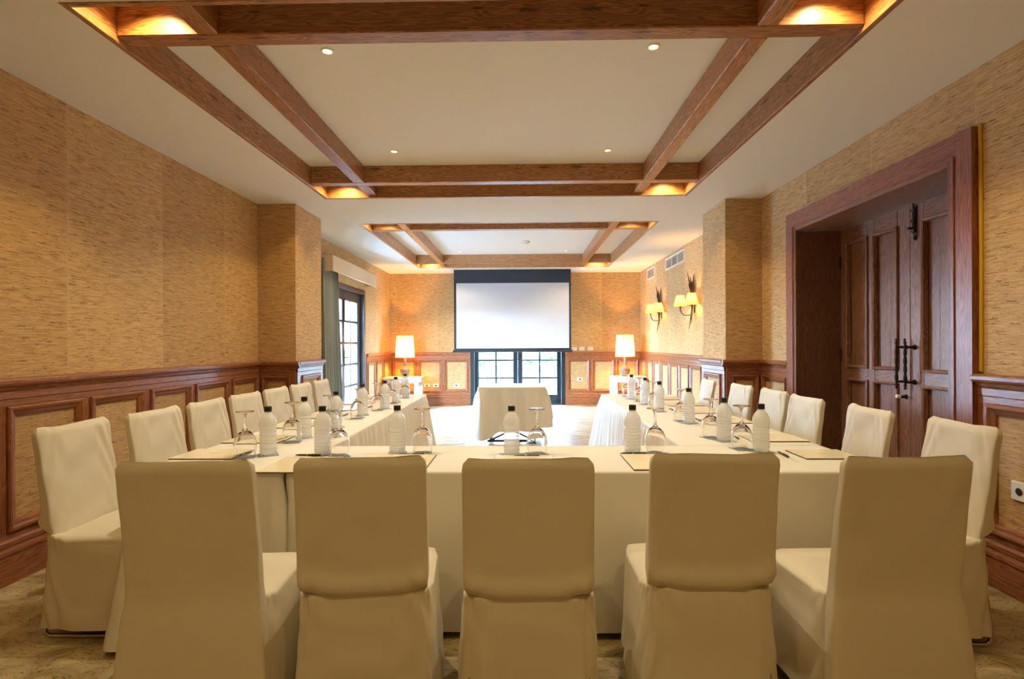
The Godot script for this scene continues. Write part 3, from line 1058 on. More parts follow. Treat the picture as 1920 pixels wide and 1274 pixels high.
	for i in [-1.0, 1.0]:
		s = new_st()
		var x: float = i * 0.205
		tube(s, [Vector3(x, 0.44, -0.19), Vector3(x, 0.05, -0.225), Vector3(x, 0.025, -0.222), Vector3(x, 0.013, -0.205), Vector3(x, 0.011, 0.0), Vector3(x, 0.013, 0.225), Vector3(x, 0.025, 0.245), Vector3(x, 0.05, 0.25), Vector3(x, 0.44, 0.2)], [0.0105], 10)
		legs.append(s.commit())
	s = new_st()
	tube(s, [Vector3(-0.205, 0.40, -0.19), Vector3(0.205, 0.40, -0.19)], [0.009], 8)
	return {"back": back, "skirt": skirt, "legs": legs, "brace": s.commit()}

func chair(x: float, d: float, turn: float, kind: int, label: String, group: String) -> void:
	var key := "chair%d" % kind
	if not shared.has(key):
		shared[key] = chair_meshes(kind)
	var m: Dictionary = shared[key]
	var o := thing("covered_chair", V(x, 0, d), turn)
	put("backrest", m.back, M.cover, o)
	put("seat_skirt", m.skirt, M.cover, o)
	for l in m.legs:
		put("sled_leg", l, M.chrome, o)
	put("cross_bar", m.brace, M.chrome, o)
	put("cross_bar", m.brace, M.chrome, o, Transform3D(Basis.IDENTITY, Vector3(0, 0, 0.385)))
	tag(o, label, "chair", group)

func all_chairs() -> void:
	var g := "cream covered chairs around the tables"
	# front row, seen from behind: x and d of the top of the back, turn
	var fr := [[-1.13, 1.76, 0.05], [-0.558, 1.825, 0.10], [0.018, 1.80, 0.0], [0.672, 1.88, -0.02], [1.305, 1.83, 0.05]]
	for i in 5:
		var t: float = fr[i][2]
		chair(fr[i][0] - sin(t) * 0.285, fr[i][1] + 0.285 * cos(t), t, [1, 2, 3, 4, 5][i], "cream covered chair with its back to the camera, %s of the front row" % ["leftmost", "second from left", "middle one", "second from right", "rightmost"][i], g)
	var ld := [2.66, 3.19, 3.72, 4.25, 4.78, 5.31, 5.85]
	var lt := [0.03, -0.01, 0.02, -0.02, 0.01, 0.0, 0.02]
	for i in 7:
		var t: float = lt[i]
		chair((-2.285 if i == 0 else -2.235) + 0.285 * cos(t), ld[i] + 0.285 * sin(t), -PI / 2 + t, [6, 7, 8, 1, 7, 6, 8][i], "cream covered chair along the left wall, %s to the camera" % ORD[i], g)
	var rd := [2.63, 3.22, 3.87, 4.45, 5.01, 5.70]
	var rx := [2.14, 2.08, 2.05, 2.09, 2.05, 1.985]
	var rt := [-0.06, -0.1, -0.01, 0.0, 0.02, -0.08]
	for i in 6:
		var t: float = rt[i]
		chair(rx[i] - 0.285 * cos(t), rd[i] - 0.285 * sin(t), PI / 2 + t, [7, 8, 6, 3, 7, 8][i], "cream covered chair along the right wall, %s to the camera" % ORD[i], g)

# a cloth over a table from (x0,d0) to (x1,d1); hem gives the height of its lower edge for a point on the rim, wave the folds
func draped(x0: float, x1: float, d0: float, d1: float, top: float, hem: Callable, wave: Callable, flare: Callable) -> SurfaceTool:
	var s := new_st()
	var step := 0.02
	var rim := []   # points and outward directions, anticlockwise from near-left seen from above
	var rad := 0.02
	var cor := [[Vector2(x0, d0), Vector2(1, 0)], [Vector2(x1, d0), Vector2(0, 1)], [Vector2(x1, d1), Vector2(-1, 0)], [Vector2(x0, d1), Vector2(0, -1)]]
	var run := 0.0
	for k in 4:
		var a: Vector2 = cor[k][0]
		var b: Vector2 = cor[(k + 1) % 4][0]
		var dir: Vector2 = cor[k][1]
		var outv := Vector2(dir.y, -dir.x)
		var ln := (b - a).length() - rad * 2.0
		var m := int(ln / step)
		for i in m + 1:
			var p := a + dir * (rad + ln * i / m)
			rim.append([p, outv, run + ln * i / m, k])
		run += ln
		var nd: Vector2 = cor[(k + 1) % 4][1]
		var no := Vector2(nd.y, -nd.x)
		var cc := b - dir * rad + nd * rad
		for i in [1, 2, 3]:
			var q: Vector2 = (outv * (4 - i) + no * i).normalized()
			rim.append([cc + q * rad, q, run + 0.01 * i, k])
		run += 0.04
	var rows := []
	var prof := [[-0.02, 0.0], [-0.006, 0.0], [0.002, -0.003], [0.006, -0.010], [0.008, -0.022]]
	for pr in prof:
		var row := []
		for e in rim:
			var p: Vector2 = e[0] + e[1] * pr[0]
			row.append(V(p.x, top + pr[1], p.y))
		rows.append(row)
	var R := 14
	for r in range(1, R + 1):
		var t := float(r) / R
		var row := []
		for e in rim:
			var lo: float = hem.call(e[0], e[3])
			var y := lerpf(top - 0.022, lo, t)
			var drop := (top - y) / top
			var p: Vector2 = e[0] + e[1] * (0.008 + flare.call(e[0], e[3]) * drop + wave.call(e[0], e[3], e[2]) * smoothstep(0.0, 0.25, drop))
			row.append(V(p.x, y, p.y))
		rows.append(row)
	sheet(s, rows, true, false, Vector2(0.02, 0.05))
	var n := Vector3.UP
	var ix := 0.018
	quad(s, V(x0 + ix, top, d0 + ix), V(x1 - ix, top, d0 + ix), V(x1 - ix, top, d1 - ix), V(x0 + ix, top, d1 - ix), n, Vector2.ZERO, Vector2.RIGHT, Vector2.ONE, Vector2.DOWN)
	return s

func draped_table(x0: float, x1: float, d0: float, d1: float, cloth: SurfaceTool, label: String) -> void:
	var o := thing("draped_table", Vector3.ZERO)
	obj("tablecloth", cloth, M.cloth, o)
	var s := new_st()
	box(s, V(x0 + 0.012, TOP - 0.03, d0 + 0.012), V(x1 - 0.012, TOP - 0.002, d1 - 0.012))
	obj("table_board", s, M.panel, o)
	for x in [x0 + 0.3, x1 - 0.3]:
		for d in [d0 + 0.1, d1 - 0.1]:
			s = new_st()
			tube(s, [V(x, 0, d), V(x, TOP - 0.03, d)], [0.016], 8)
			obj("leg", s, M.chrome, o)
	tag(o, label, "table", "draped tables set in a U")

func tables() -> void:
	var nz := FastNoiseLite.new()
	nz.seed = 77
	nz.frequency = 1.0
	# left arm, running the whole way to the front corner; sides: 0 near, 1 right, 2 far, 3 left
	var c := draped(-1.87, -1.165, 2.535, 6.44, TOP,
		func(p: Vector2, k: int) -> float: return 0.50 - 0.47 * smoothstep(2.62, 2.56, p.y) if k == 3 else 0.03,
		func(p: Vector2, k: int, r: float) -> float:
			if k == 0:
				return 0.03 * sin(r * 11.0) + 0.01 * sin(r * 25.0 + 1.0)
			if k == 1:
				return 0.012 * sin(r * 46.0 + 2.0 * sin(r * 9.0)) * smoothstep(3.2, 3.3, p.y) + 0.008 * nz.get_noise_1d(r * 4.0)
			return 0.006 * sin(r * 30.0),
		func(p: Vector2, k: int) -> float:
			if k == 0:
				return 0.07 + 0.15 * smoothstep(-1.5, -1.82, p.x)
			if k == 1:
				return (0.03 + 0.10 * smoothstep(5.9, 6.44, p.y)) * smoothstep(3.15, 3.3, p.y)
			return 0.1 if k == 2 else 0.10 * smoothstep(2.75, 2.56, p.y))
	draped_table(-1.87, -1.165, 2.535, 6.44, c, "long white draped table forming the left arm beside the wainscot")
	c = draped(-1.138, 1.765, 2.545, 3.19, TOP,
		func(p: Vector2, k: int) -> float: return 0.50 - 0.47 * smoothstep(2.62, 2.56, p.y) if k == 1 else 0.03,
		func(_p: Vector2, k: int, r: float) -> float: return (0.012 * nz.get_noise_1d(r * 2.2) + 0.004 * sin(r * 14.0 + 3.0 * nz.get_noise_1d(r * 1.4))) if k == 0 else 0.004 * sin(r * 22.0),
		func(p: Vector2, k: int) -> float: return 0.07 if k == 0 else (0.05 * smoothstep(2.75, 2.56, p.y) if k == 1 else 0.0))
	draped_table(-1.138, 1.765, 2.545, 3.19, c, "wide white draped front table behind the row of chair backs")
	c = draped(0.945, 1.77, 3.205, 6.41, TOP,
		func(_p: Vector2, k: int) -> float: return 0.50 if k == 1 else 0.03,
		func(_p: Vector2, k: int, r: float) -> float:
			if k == 3:
				return 0.016 * sin(r * 48.0 + 2.0 * sin(r * 7.0)) + 0.014 * nz.get_noise_1d(r * 3.0)
			return 0.006 * sin(r * 30.0),
		func(p: Vector2, k: int) -> float:
			if k == 3:
				return (0.04 + 0.12 * smoothstep(5.8, 6.41, p.y)) * smoothstep(3.2, 3.4, p.y)
			return 0.12 if k == 2 else 0.0)
	draped_table(0.945, 1.77, 3.205, 6.41, c, "long white draped table forming the right arm before the double door")
	# flap of the right arm's cloth lapping over the front table
	# centre table with a loose square cloth
	c = draped(-0.62, 0.325, 7.45, 8.15, 0.765,
		func(p: Vector2, k: int) -> float:
			var u := (p.x + 0.62) / 0.945
			var v := (p.y - 7.45) / 0.7
			if k == 0:
				return 0.04 + 0.10 * smoothstep(0.12, 0.35, u) + 0.06 * smoothstep(0.75, 1.0, u)
			if k == 1:
				return 0.18 + 0.25 * sin(v * PI)
			if k == 3:
				return 0.07 + 0.36 * sin(v * PI)
			return 0.12,
		func(p: Vector2, k: int, r: float) -> float: return 0.028 * sin(r * 19.0 + 0.6) + 0.014 * sin(r * 41.0 + k),
		func(p: Vector2, k: int) -> float:
			var u := (p.x + 0.62) / 0.945
			if k == 0:
				return 0.02 + 0.12 * smoothstep(0.25, 0.0, u) + 0.08 * smoothstep(0.8, 1.0, u)
			return 0.13)
	var o := obj("tablecloth", c, M.cloth, self)
	tag(o, "white cloth hanging in points over the small projector table", "tablecloth")
	var t := thing("projector_table", V(-0.148, 0, 7.8))
	var s := new_st()
	box(s, Vector3(-0.46, 0.735, -0.335), Vector3(0.46, 0.762, 0.335), 0.004)
	obj("table_board", s, M.white, t)
	for i in [-1.0, 1.0]:
		s = new_st()
		tube(s, [Vector3(i * 0.30, 0.73, 0.0), Vector3(i * 0.30, 0.08, 0.0)], [0.02], 10)
		var lg := obj("leg", s, M.black, t)
		s = new_st()
		tube(s, [Vector3(i * 0.30, 0.02, 0.42), Vector3(i * 0.30, 0.06, 0.1), Vector3(i * 0.30, 0.09, 0.0), Vector3(i * 0.30, 0.06, -0.1), Vector3(i * 0.30, 0.02, -0.3)], [0.018], 8)
		obj("foot", s, M.black, lg)
	s = new_st()
	box(s, Vector3(-0.34, 0.012, 0.39), Vector3(0.34, 0.04, 0.43), 0.006)
	obj("foot_bar", s, M.black, t)
	s = new_st()
	tube(s, [Vector3(-0.30, 0.03, 0.40), Vector3(0.0, 0.16, 0.3), Vector3(0.30, 0.03, 0.40)], [0.014], 8)
	obj("brace", s, M.black, t)
	tag(t, "small projector table with black legs under a white cloth", "table")

# ---------------------------------------------------------------- things on the tables

func bottle(x: float, d: float, label: String) -> void:
	if not shared.has("bottle"):
		var s := new_st()
		var prof := [Vector2(0, 0.008), Vector2(0.018, 0.006), Vector2(0.03, 0.0), Vector2(0.038, 0.003), Vector2(0.0425, 0.012), Vector2(0.0435, 0.022)]
		for i in 42:
			var y := 0.025 + 0.125 * i / 41.0
			prof.append(Vector2(0.0435 + 0.0019 * cos((y - 0.025) / 0.125 * 7.0 * TAU) - 0.0018 * exp(-pow((y - 0.147) / 0.005, 2.0)), y))
		for q in [[0.0455, 0.156], [0.0465, 0.166], [0.046, 0.178], [0.043, 0.191], [0.037, 0.205], [0.029, 0.217], [0.021, 0.226], [0.0165, 0.231], [0.0155, 0.236], [0.0155, 0.246], [0, 0.247]]:
			prof.append(Vector2(q[0], q[1]))
		lathe(s, prof, 32)
		var b := new_st()
		lathe(b, [Vector2(0.0, 0.237), Vector2(0.0185, 0.237), Vector2(0.0195, 0.239), Vector2(0.0195, 0.262), Vector2(0.0185, 0.265), Vector2(0, 0.2655)], 36, Vector3.ZERO, 0.02, 18)
		var e := new_st()
		lathe(e, [Vector2(0.0165, 0.2315), Vector2(0.0188, 0.232), Vector2(0.0188, 0.2355), Vector2(0.0165, 0.2365)], 24)
		shared.bottle = [s.commit(), b.commit(), e.commit()]
	var o := thing("water_bottle", V(x, TOP + 0.0035, d), rng.randf() * TAU)
	put("bottle_body", shared.bottle[0], M.bottle, o)
	var cap := put("cap", shared.bottle[1], M.black, o)
	put("neck_ring", shared.bottle[2], M.bottle, cap)
	tag(o, label, "bottle", "water bottles on the tables")

func goblet(x: float, d: float, label: String) -> void:
	if not shared.has("goblet"):
		var s := new_st()
		var outer := []
		for q in [[0.0462, 0.0], [0.0478, 0.0], [0.0515, 0.015], [0.0555, 0.035], [0.058, 0.06], [0.0565, 0.082], [0.0515, 0.102], [0.0415, 0.121], [0.028, 0.135], [0.016, 0.145], [0.0095, 0.156], [0.0068, 0.172], [0.006, 0.195], [0.0066, 0.215], [0.0095, 0.229], [0.018, 0.237], [0.034, 0.2415], [0.0465, 0.2435], [0.0475, 0.2455], [0.046, 0.247], [0.02, 0.2475], [0.0, 0.2475]]:
			outer.append(Vector2(q[0], q[1]))
		lathe(s, outer, 36)
		var inner := []
		for q in [[0.0, 0.1365], [0.012, 0.1345], [0.026, 0.1285], [0.0395, 0.1165], [0.0495, 0.0995], [0.0545, 0.081], [0.056, 0.06], [0.0537, 0.035], [0.0498, 0.015], [0.0462, 0.0]]:
			inner.append(Vector2(q[0], q[1]))
		lathe(s, inner, 36)
		shared.goblet = s.commit()
	var o := put("wine_glass", shared.goblet, M.crystal, self, Transform3D(Basis.IDENTITY, V(x, TOP + 0.0035, d)))
	tag(o, label, "glass", "upturned wine glasses on the tables")

func coaster(x: float, d: float, turn: float, label: String) -> void:
	if not shared.has("coaster"):
		var s := new_st()
		box(s, Vector3(-0.052, 0, -0.052), Vector3(0.052, 0.0025, 0.052), 0.0008)
		var b := new_st()
		for i in 5:
			box(b, Vector3(-0.04 + i * 0.017, 0.0025, -0.044), Vector3(-0.033 + i * 0.017, 0.0029, 0.044))
		shared.coaster = [s.commit(), b.commit()]
	var o := thing("paper_coaster", V(x, TOP + 0.0005, d), turn)
	put("card", shared.coaster[0], M.coaster, o)
	put("print", shared.coaster[1], M.coaster_print, o)
	tag(o, label, "coaster", "paper coasters on the tables")

func pen(a: Vector2, b: Vector2, label: String) -> void:
	if not shared.has("pen"):
		var s := new_st()
		tube(s, [Vector3(-0.072, 0, 0), Vector3(-0.066, 0, 0), Vector3(-0.05, 0, 0), Vector3(-0.005, 0, 0)], [0.0012, 0.0028, 0.0045, 0.0052], 10)
		var c := new_st()
		tube(c, [Vector3(0.0, 0, 0), Vector3(0.065, 0, 0), Vector3(0.07, 0, 0)], [0.0058, 0.0058, 0.0045], 10)
		var r := new_st()
		tube(r, [Vector3(-0.006, 0, 0), Vector3(0.001, 0, 0)], [0.006], 10)
		var k := new_st()
		box(k, Vector3(0.02, 0.005, -0.0012), Vector3(0.066, 0.0075, 0.0012), 0.0005)
		shared.pen = [s.commit(), c.commit(), r.commit(), k.commit()]
	var m := (a + b) * 0.5
	var dir := (b - a).normalized()
	var o := thing("pen", V(m.x, TOP + 0.0075, m.y), atan2(dir.y, dir.x))
	put("barrel", shared.pen[0], M.black, o)
	var pc := put("pen_cap", shared.pen[1], M.black, o)
	put("ring", shared.pen[2], M.brass, o)
	put("clip", shared.pen[3], M.brass, pc)
	tag(o, label, "pen", "black pens on the tables")

func pad(x0: float, x1: float, d0: float, d1: float, label: String, lift := 0.001) -> void:
	var o := thing("desk_pad", V((x0 + x1) * 0.5, TOP + lift, (d0 + d1) * 0.5))
	var hx := (x1 - x0) * 0.5
	var hz := (d1 - d0) * 0.5
	var s := new_st()
	box(s, Vector3(-hx, 0, -hz), Vector3(hx, 0.004, hz), 0.001)
	obj("board", s, M.pad_edge, o)
	s = new_st()
	box(s, Vector3(-hx + 0.002, 0.004, -hz + 0.002), Vector3(hx - 0.002, 0.008, hz - 0.002), 0.001)
	var cv := obj("cover", s, M.cover_pad, o)
	s = new_st()
	for i in 3:
		box(s, Vector3(-0.03 + 0.004 * i, 0.008, -0.02 + i * 0.012), Vector3(0.03 - 0.006 * i, 0.0083, -0.016 + i * 0.012))
	obj("print", s, M.pad_print, cv)
	tag(o, label, "desk pad", "cream desk pads on the tables")

func settings() -> void:
	var fb := [[-1.41, 2.93], [-1.11, 2.94], [-0.70, 2.97], [-0.06, 2.94], [0.61, 2.97], [1.33, 3.00]]
	var lb := [[-1.43, 3.47], [-1.36, 3.87], [-1.38, 4.58], [-1.30, 5.02], [-1.33, 5.58], [-1.35, 6.13]]
	var rb := [[1.25, 3.335], [1.26, 4.07], [1.22, 4.78], [1.22, 5.33], [1.19, 5.84]]
	var fg := [[-1.505, 2.865], [-1.005, 2.90], [-0.56, 2.97], [0.08, 2.95], [0.735, 2.97], [1.255, 3.08]]
	var lg := [[-1.44, 3.31], [-1.37, 3.76], [-1.36, 4.37], [-1.34, 4.91], [-1.34, 5.46], [-1.33, 6.01]]
	var rg := [[1.21, 3.45], [1.24, 4.19], [1.235, 5.02], [1.23, 5.6], [1.20, 6.13]]
	var turns := [0.5, 0.9, 0.2, 0.7, 1.1, 0.35, 0.6]
	for i in 6:
		bottle(fb[i][0], fb[i][1], "frosted water bottle with black cap on the front table, %s" % LR[i])
		goblet(fg[i][0], fg[i][1], "upturned wine glass on the front table, %s" % LR[i])
		coaster(fb[i][0], fb[i][1], turns[i], "blue-grey paper coaster under a bottle on the front table, %s" % LR[i])
		coaster(fg[i][0], fg[i][1], turns[i] * 0.6, "blue-grey paper coaster under a glass on the front table, %s" % LR[i])
		bottle(lb[i][0], lb[i][1], "frosted water bottle with black cap on the left table arm, %s" % ORD[i])
		goblet(lg[i][0], lg[i][1], "upturned wine glass on the left table arm, %s" % ORD[i])
		coaster(lb[i][0], lb[i][1], turns[i + 1] * 0.5, "blue-grey paper coaster under a bottle on the left arm, %s" % ORD[i])
		coaster(lg[i][0], lg[i][1], turns[i] * 0.4, "blue-grey paper coaster under a glass on the left arm, %s" % ORD[i])
		if i < 5:
			bottle(rb[i][0], rb[i][1], "frosted water bottle with black cap on the right table arm, %s" % ORD[i])
			goblet(rg[i][0], rg[i][1], "upturned wine glass on the right table arm, %s" % ORD[i])
			coaster(rb[i][0], rb[i][1], turns[i] * 0.5, "blue-grey paper coaster under a bottle on the right arm, %s" % ORD[i])
			coaster(rg[i][0], rg[i][1], turns[i + 1] * 0.4, "blue-grey paper coaster under a glass on the right arm, %s" % ORD[i])
	# pads: front table
	pad(-1.27, -0.96, 2.50, 2.84, "glossy cream desk pad at the left front corner, overhanging the table edge")
	pad(-0.78, -0.47, 2.575, 2.905, "cream desk pad before the second front chair from left")
	pad(-0.15, 0.16, 2.57, 2.88, "cream desk pad before the middle front chair")
	pad(0.53, 0.84, 2.555, 2.91, "glossy cream desk pad before the second front chair from right")
	# left arm
	pad(-1.885, -1.545, 2.80, 3.06, "cream desk pad on the left table arm, nearest to the camera")
	var lp := [3.26, 3.845, 4.35, 4.88, 5.38, 5.90]
	for i in 6:
		pad(-1.865, -1.56 + 0.05 * (1 if i == 0 else 0), lp[i], lp[i] + 0.27, "cream desk pad on the left table arm, %s to the camera" % ORD[i + 1])
	pad(1.475, 1.765, 2.80, 3.03, "cream desk pad on the right end of the front table")
	var rp := [3.29, 4.04, 4.62, 5.16, 5.72]
	for i in 5:
		pad(1.42, 1.755, rp[i], rp[i] + 0.27, "cream desk pad on the right table arm, %s to the camera" % ORD[i])
	var pens := [[-1.56, 2.84, -1.53, 3.00, "black pen beside the leftmost wine glass of the front table"], [-1.25, 2.89, -1.09, 2.885, "black pen lying before the second front bottle from left"], [-0.69, 2.905, -0.53, 2.91, "black pen lying before the third front bottle from left"], [-0.06, 2.86, 0.10, 2.86, "black pen lying before the middle bottle of the front table"], [0.53, 2.93, 0.68, 2.925, "black pen beside the second front bottle from right"], [-1.55, 3.31, -1.53, 3.46, "black pen on the left table arm, nearest to the camera"], [-1.52, 4.44, -1.51, 4.60, "black pen on the left table arm, second nearest to the camera"], [-1.48, 5.02, -1.47, 5.17, "black pen on the left table arm, farthest from the camera"], [1.41, 2.98, 1.40, 2.83, "black pen at the right end of the front table"], [1.37, 3.53, 1.36, 3.38, "black pen on the right table arm, nearest to the camera"], [1.38, 4.30, 1.38, 4.14, "black pen on the right table arm, second nearest to the camera"], [1.35, 4.95, 1.36, 4.79, "black pen on the right table arm, farthest from the camera"]]
	for p in pens:
		pen(Vector2(p[0], p[1]), Vector2(p[2], p[3]), p[4])

# ---------------------------------------------------------------- wall and ceiling fittings

func screen() -> void:
	var o := thing("projection_screen", V(-0.205, 0, 11.35))
	var s := new_st()
	box(s, Vector3(-1.245, 1.235, -0.003), Vector3(1.245, CE - 0.002, 0.0))
	obj("black_border", s, M.screen_black, o)
	s = new_st()
	box(s, Vector3(-1.195, 1.275, 0.0), Vector3(1.205, 2.665, 0.002))
	obj("white_field", s, M.screen, o)
	s = new_st()
	tube(s, [Vector3(-1.27, 1.215, 0), Vector3(1.27, 1.215, 0)], [0.024], 12)
	obj("bottom_bar", s, M.screen_black, o)
	s = new_st()
	box(s, Vector3(-1.36, CE - 0.006, -0.07), Vector3(-1.25, CE, 0.07), 0.002)
	box(s, Vector3(1.25, CE - 0.006, -0.07), Vector3(1.36, CE, 0.07), 0.002)
	box(s, Vector3(-1.25, CE - 0.006, 0.02), Vector3(1.25, CE, 0.07), 0.002)
	obj("ceiling_slot", s, M.plate, o)
	tag(o, "white projection screen with wide black border hanging before the terrace door", "screen")

func vent(d0: float, d1: float, y0: float, y1: float, parts: int, slats: int, label: String) -> void:
	var o := Node3D.new()
	o.name = numbered("air_vent")
	add_child(o)
	o.transform = face(V(XR, 0, d1), Vector3.BACK)
	var w := d1 - d0
	var s := new_st()
	rect_z(s, 0.02, w - 0.02, y0 + 0.02, y1 - 0.02, 0.005, Vector2.ZERO, Vector2.ONE)
	obj("duct", s, M.grille_dark, o)
	s = new_st()
	ring(s, 0, w, y0, y1, [Vector2(0, 0.0), Vector2(0, 0.016), Vector2(0.004, 0.02), Vector2(0.028, 0.02), Vector2(0.034, 0.004)])
	var b := (w - 0.056) / parts
	for i in range(1, parts):
		box(s, Vector3(0.028 + b * i - 0.012, y0 + 0.03, 0.004), Vector3(0.028 + b * i + 0.012, y1 - 0.03, 0.02), 0.002)
	obj("frame", s, M.plate, o)
	for i in parts:
		for k in slats:
			s = new_st()
			var y := lerpf(y0 + 0.036, y1 - 0.036, (k + 0.5) / slats)
			var h := (y1 - y0 - 0.07) / slats * 0.22
			box(s, Vector3(0.028 + b * i + 0.008, y - h, 0.006), Vector3(0.028 + b * (i + 1) - 0.008, y + h * 0.2, 0.016), 0.001)
			obj("slat", s, M.plate, o)
	tag(o, label, "vent")

func wall_plate(xf: Transform3D, w: float, h: float, kind: int, label: String, category: String, group: String) -> void:
	var o := Node3D.new()
	o.name = numbered("wall_socket" if kind == 0 else "wall_switch")
	add_child(o)
	o.transform = xf
	var s := new_st()
	box(s, Vector3(-w, -h, 0), Vector3(w, h, 0.012), 0.003)
	obj("plate", s, M.plate, o)
	s = new_st()
	if kind == 0:
		lathe(s, [Vector2(0, 0), Vector2(0.018, 0), Vector2(0.02, 0.003), Vector2(0, 0.0035)], 12)
		obj("socket_face", s, M.grille_dark, o, Transform3D(Basis(Vector3.RIGHT, PI / 2), Vector3(0, 0, 0.012)))
	else:
		box(s, Vector3(-w * 0.55, -h * 0.55, 0.012), Vector3(w * 0.55, h * 0.55, 0.017), 0.002)
		obj("rocker", s, M.white, o)
	tag(o, label, category, group)

func fittings() -> void:
	screen()
	vent(8.66, 9.79, 2.69, 2.90, 3, 8, "wide white three-section air vent high on the right wall")
	vent(10.62, 11.25, 2.68, 2.905, 1, 9, "small white air vent high in the right back corner")
	var xb := face(V(0, 0, DB - 0.005), Vector3.RIGHT)
	for q in [[-2.14, 0.44, "white wall socket low on the back wall, leftmost"], [-1.94, 0.44, "white wall socket low on the back wall, second from left"], [-1.48, 0.44, "white wall socket on the panel just left of the terrace door"], [1.29, 0.57, "white wall socket on the panel just right of the terrace door"]]:
		wall_plate(xb.translated_local(Vector3(q[0], q[1], 0)), 0.06, 0.038, 0, q[2], "socket", "back wall sockets")
	for q in [[1.165, "leftmost"], [1.335, "middle"], [1.525, "rightmost"]]:
		wall_plate(xb.translated_local(Vector3(q[0], 1.25, 0.002)), 0.06, 0.042, 1, "%s white light switch above the dado right of the screen" % q[1], "switch", "switches right of the screen")
	wall_plate(face(V(XR - 0.006, 0.575, 2.868), Vector3.BACK), 0.05, 0.05, 0, "white wall socket on the near right wainscot panel", "socket", "")
	var o := thing("smoke_detector", V(0.054, REC, 9.25))
	var s := new_st()
	lathe(s, [Vector2(0, -0.055), Vector2(0.035, -0.053), Vector2(0.05, -0.045), Vector2(0.055, -0.03), Vector2(0.085, -0.028), Vector2(0.092, -0.02), Vector2(0.092, 0.0)], 28)
	obj("housing", s, M.plate, o)
	tag(o, "round white smoke detector on the far recessed ceiling", "detector")
	# pelmet and curtain of the left french door
	o = thing("curtain_pelmet", V(XL, 0, 0))
	s = new_st()
	box(s, V(0.195, 2.45, 7.72), V(0.22, 2.68, 10.06), 0.004)
	obj("front_board", s, M.pelmet, o)
	for d in [7.72, 10.035]:
		s = new_st()
		box(s, V(0.004, 2.45, d), V(0.195, 2.68, d + 0.025), 0.004)
		obj("end_board", s, M.pelmet, o)
	s = new_st()
	box(s, V(0.004, 2.655, 7.745), V(0.195, 2.68, 10.035), 0.003)
	obj("top_board", s, M.pelmet, o)
	tag(o, "cream fabric-covered curtain pelmet box over the left french door", "pelmet")
	for c in [[7.66, 8.30, 0.0, "grey-green curtain gathered between the left pilaster and the french door"]]:
		var rows := []
		for r in 25:
			var t := r / 24.0
			var row := []
			for k in 97:
				var u := k / 96.0
				var ph := u * TAU * 7.0
				var d: float = lerpf(c[0], c[1] + 0.10 * t * t, u)
				var amp := lerpf(0.028, 0.045, t) * (0.8 + 0.3 * sin(u * 9.0))
				row.append(V(XL + 0.085 + 0.02 * t + amp * sin(ph + 0.8 * sin(t * 2.0 + u * 5.0)) + 0.02 * u * t, lerpf(2.64, 0.02, t), d + 0.012 * cos(ph)))
			rows.append(row)
		s = new_st()
		sheet(s, rows)
		var cu := obj("curtain", s, M.curtain, self)
		tag(cu, c[3], "curtain")

# ---------------------------------------------------------------- outside

func plant(x: float, d: float, h: float, n: int, mat: Material, sd: int, label: String) -> void:
	var r := RandomNumberGenerator.new()
	r.seed = sd
	var o := thing("terrace_plant", V(x, -0.02, d))
	var s := new_st()
	tube(s, [Vector3.ZERO, Vector3(0.03, h * 0.25, 0.02), Vector3(0.0, h * 0.5, 0.0)], [0.05, 0.035, 0.03], 8)
	obj("stem", s, M.stem, o)
	for i in n:
		s = new_st()
		var a := TAU * i / n * 2.4 + r.randf()
		var reach := r.randf_range(0.35, 0.8) * h * 0.6
		var up := r.randf_range(0.2, 0.6) * h
		var b := Vector3(0, h * r.randf_range(0.3, 0.5), 0)
		var dir := Vector3(cos(a), 0, sin(a))
		var sid := Vector3(-sin(a), 0, cos(a))
		var rows := []
		for k in 7:
			var u := k / 6.0
			var p := b + dir * reach * u + Vector3(0, up * u - up * 1.1 * u * u, 0)
			var w := (0.11 * sin(pow(u, 0.7) * PI) + 0.004) * h * 0.5
			rows.append([p - sid * w - Vector3(0, w * 0.25, 0), p, p + sid * w - Vector3(0, w * 0.25, 0)])
		sheet(s, rows)
		obj("leaf", s, mat, o)
	tag(o, label, "plant", "plants on the terrace")

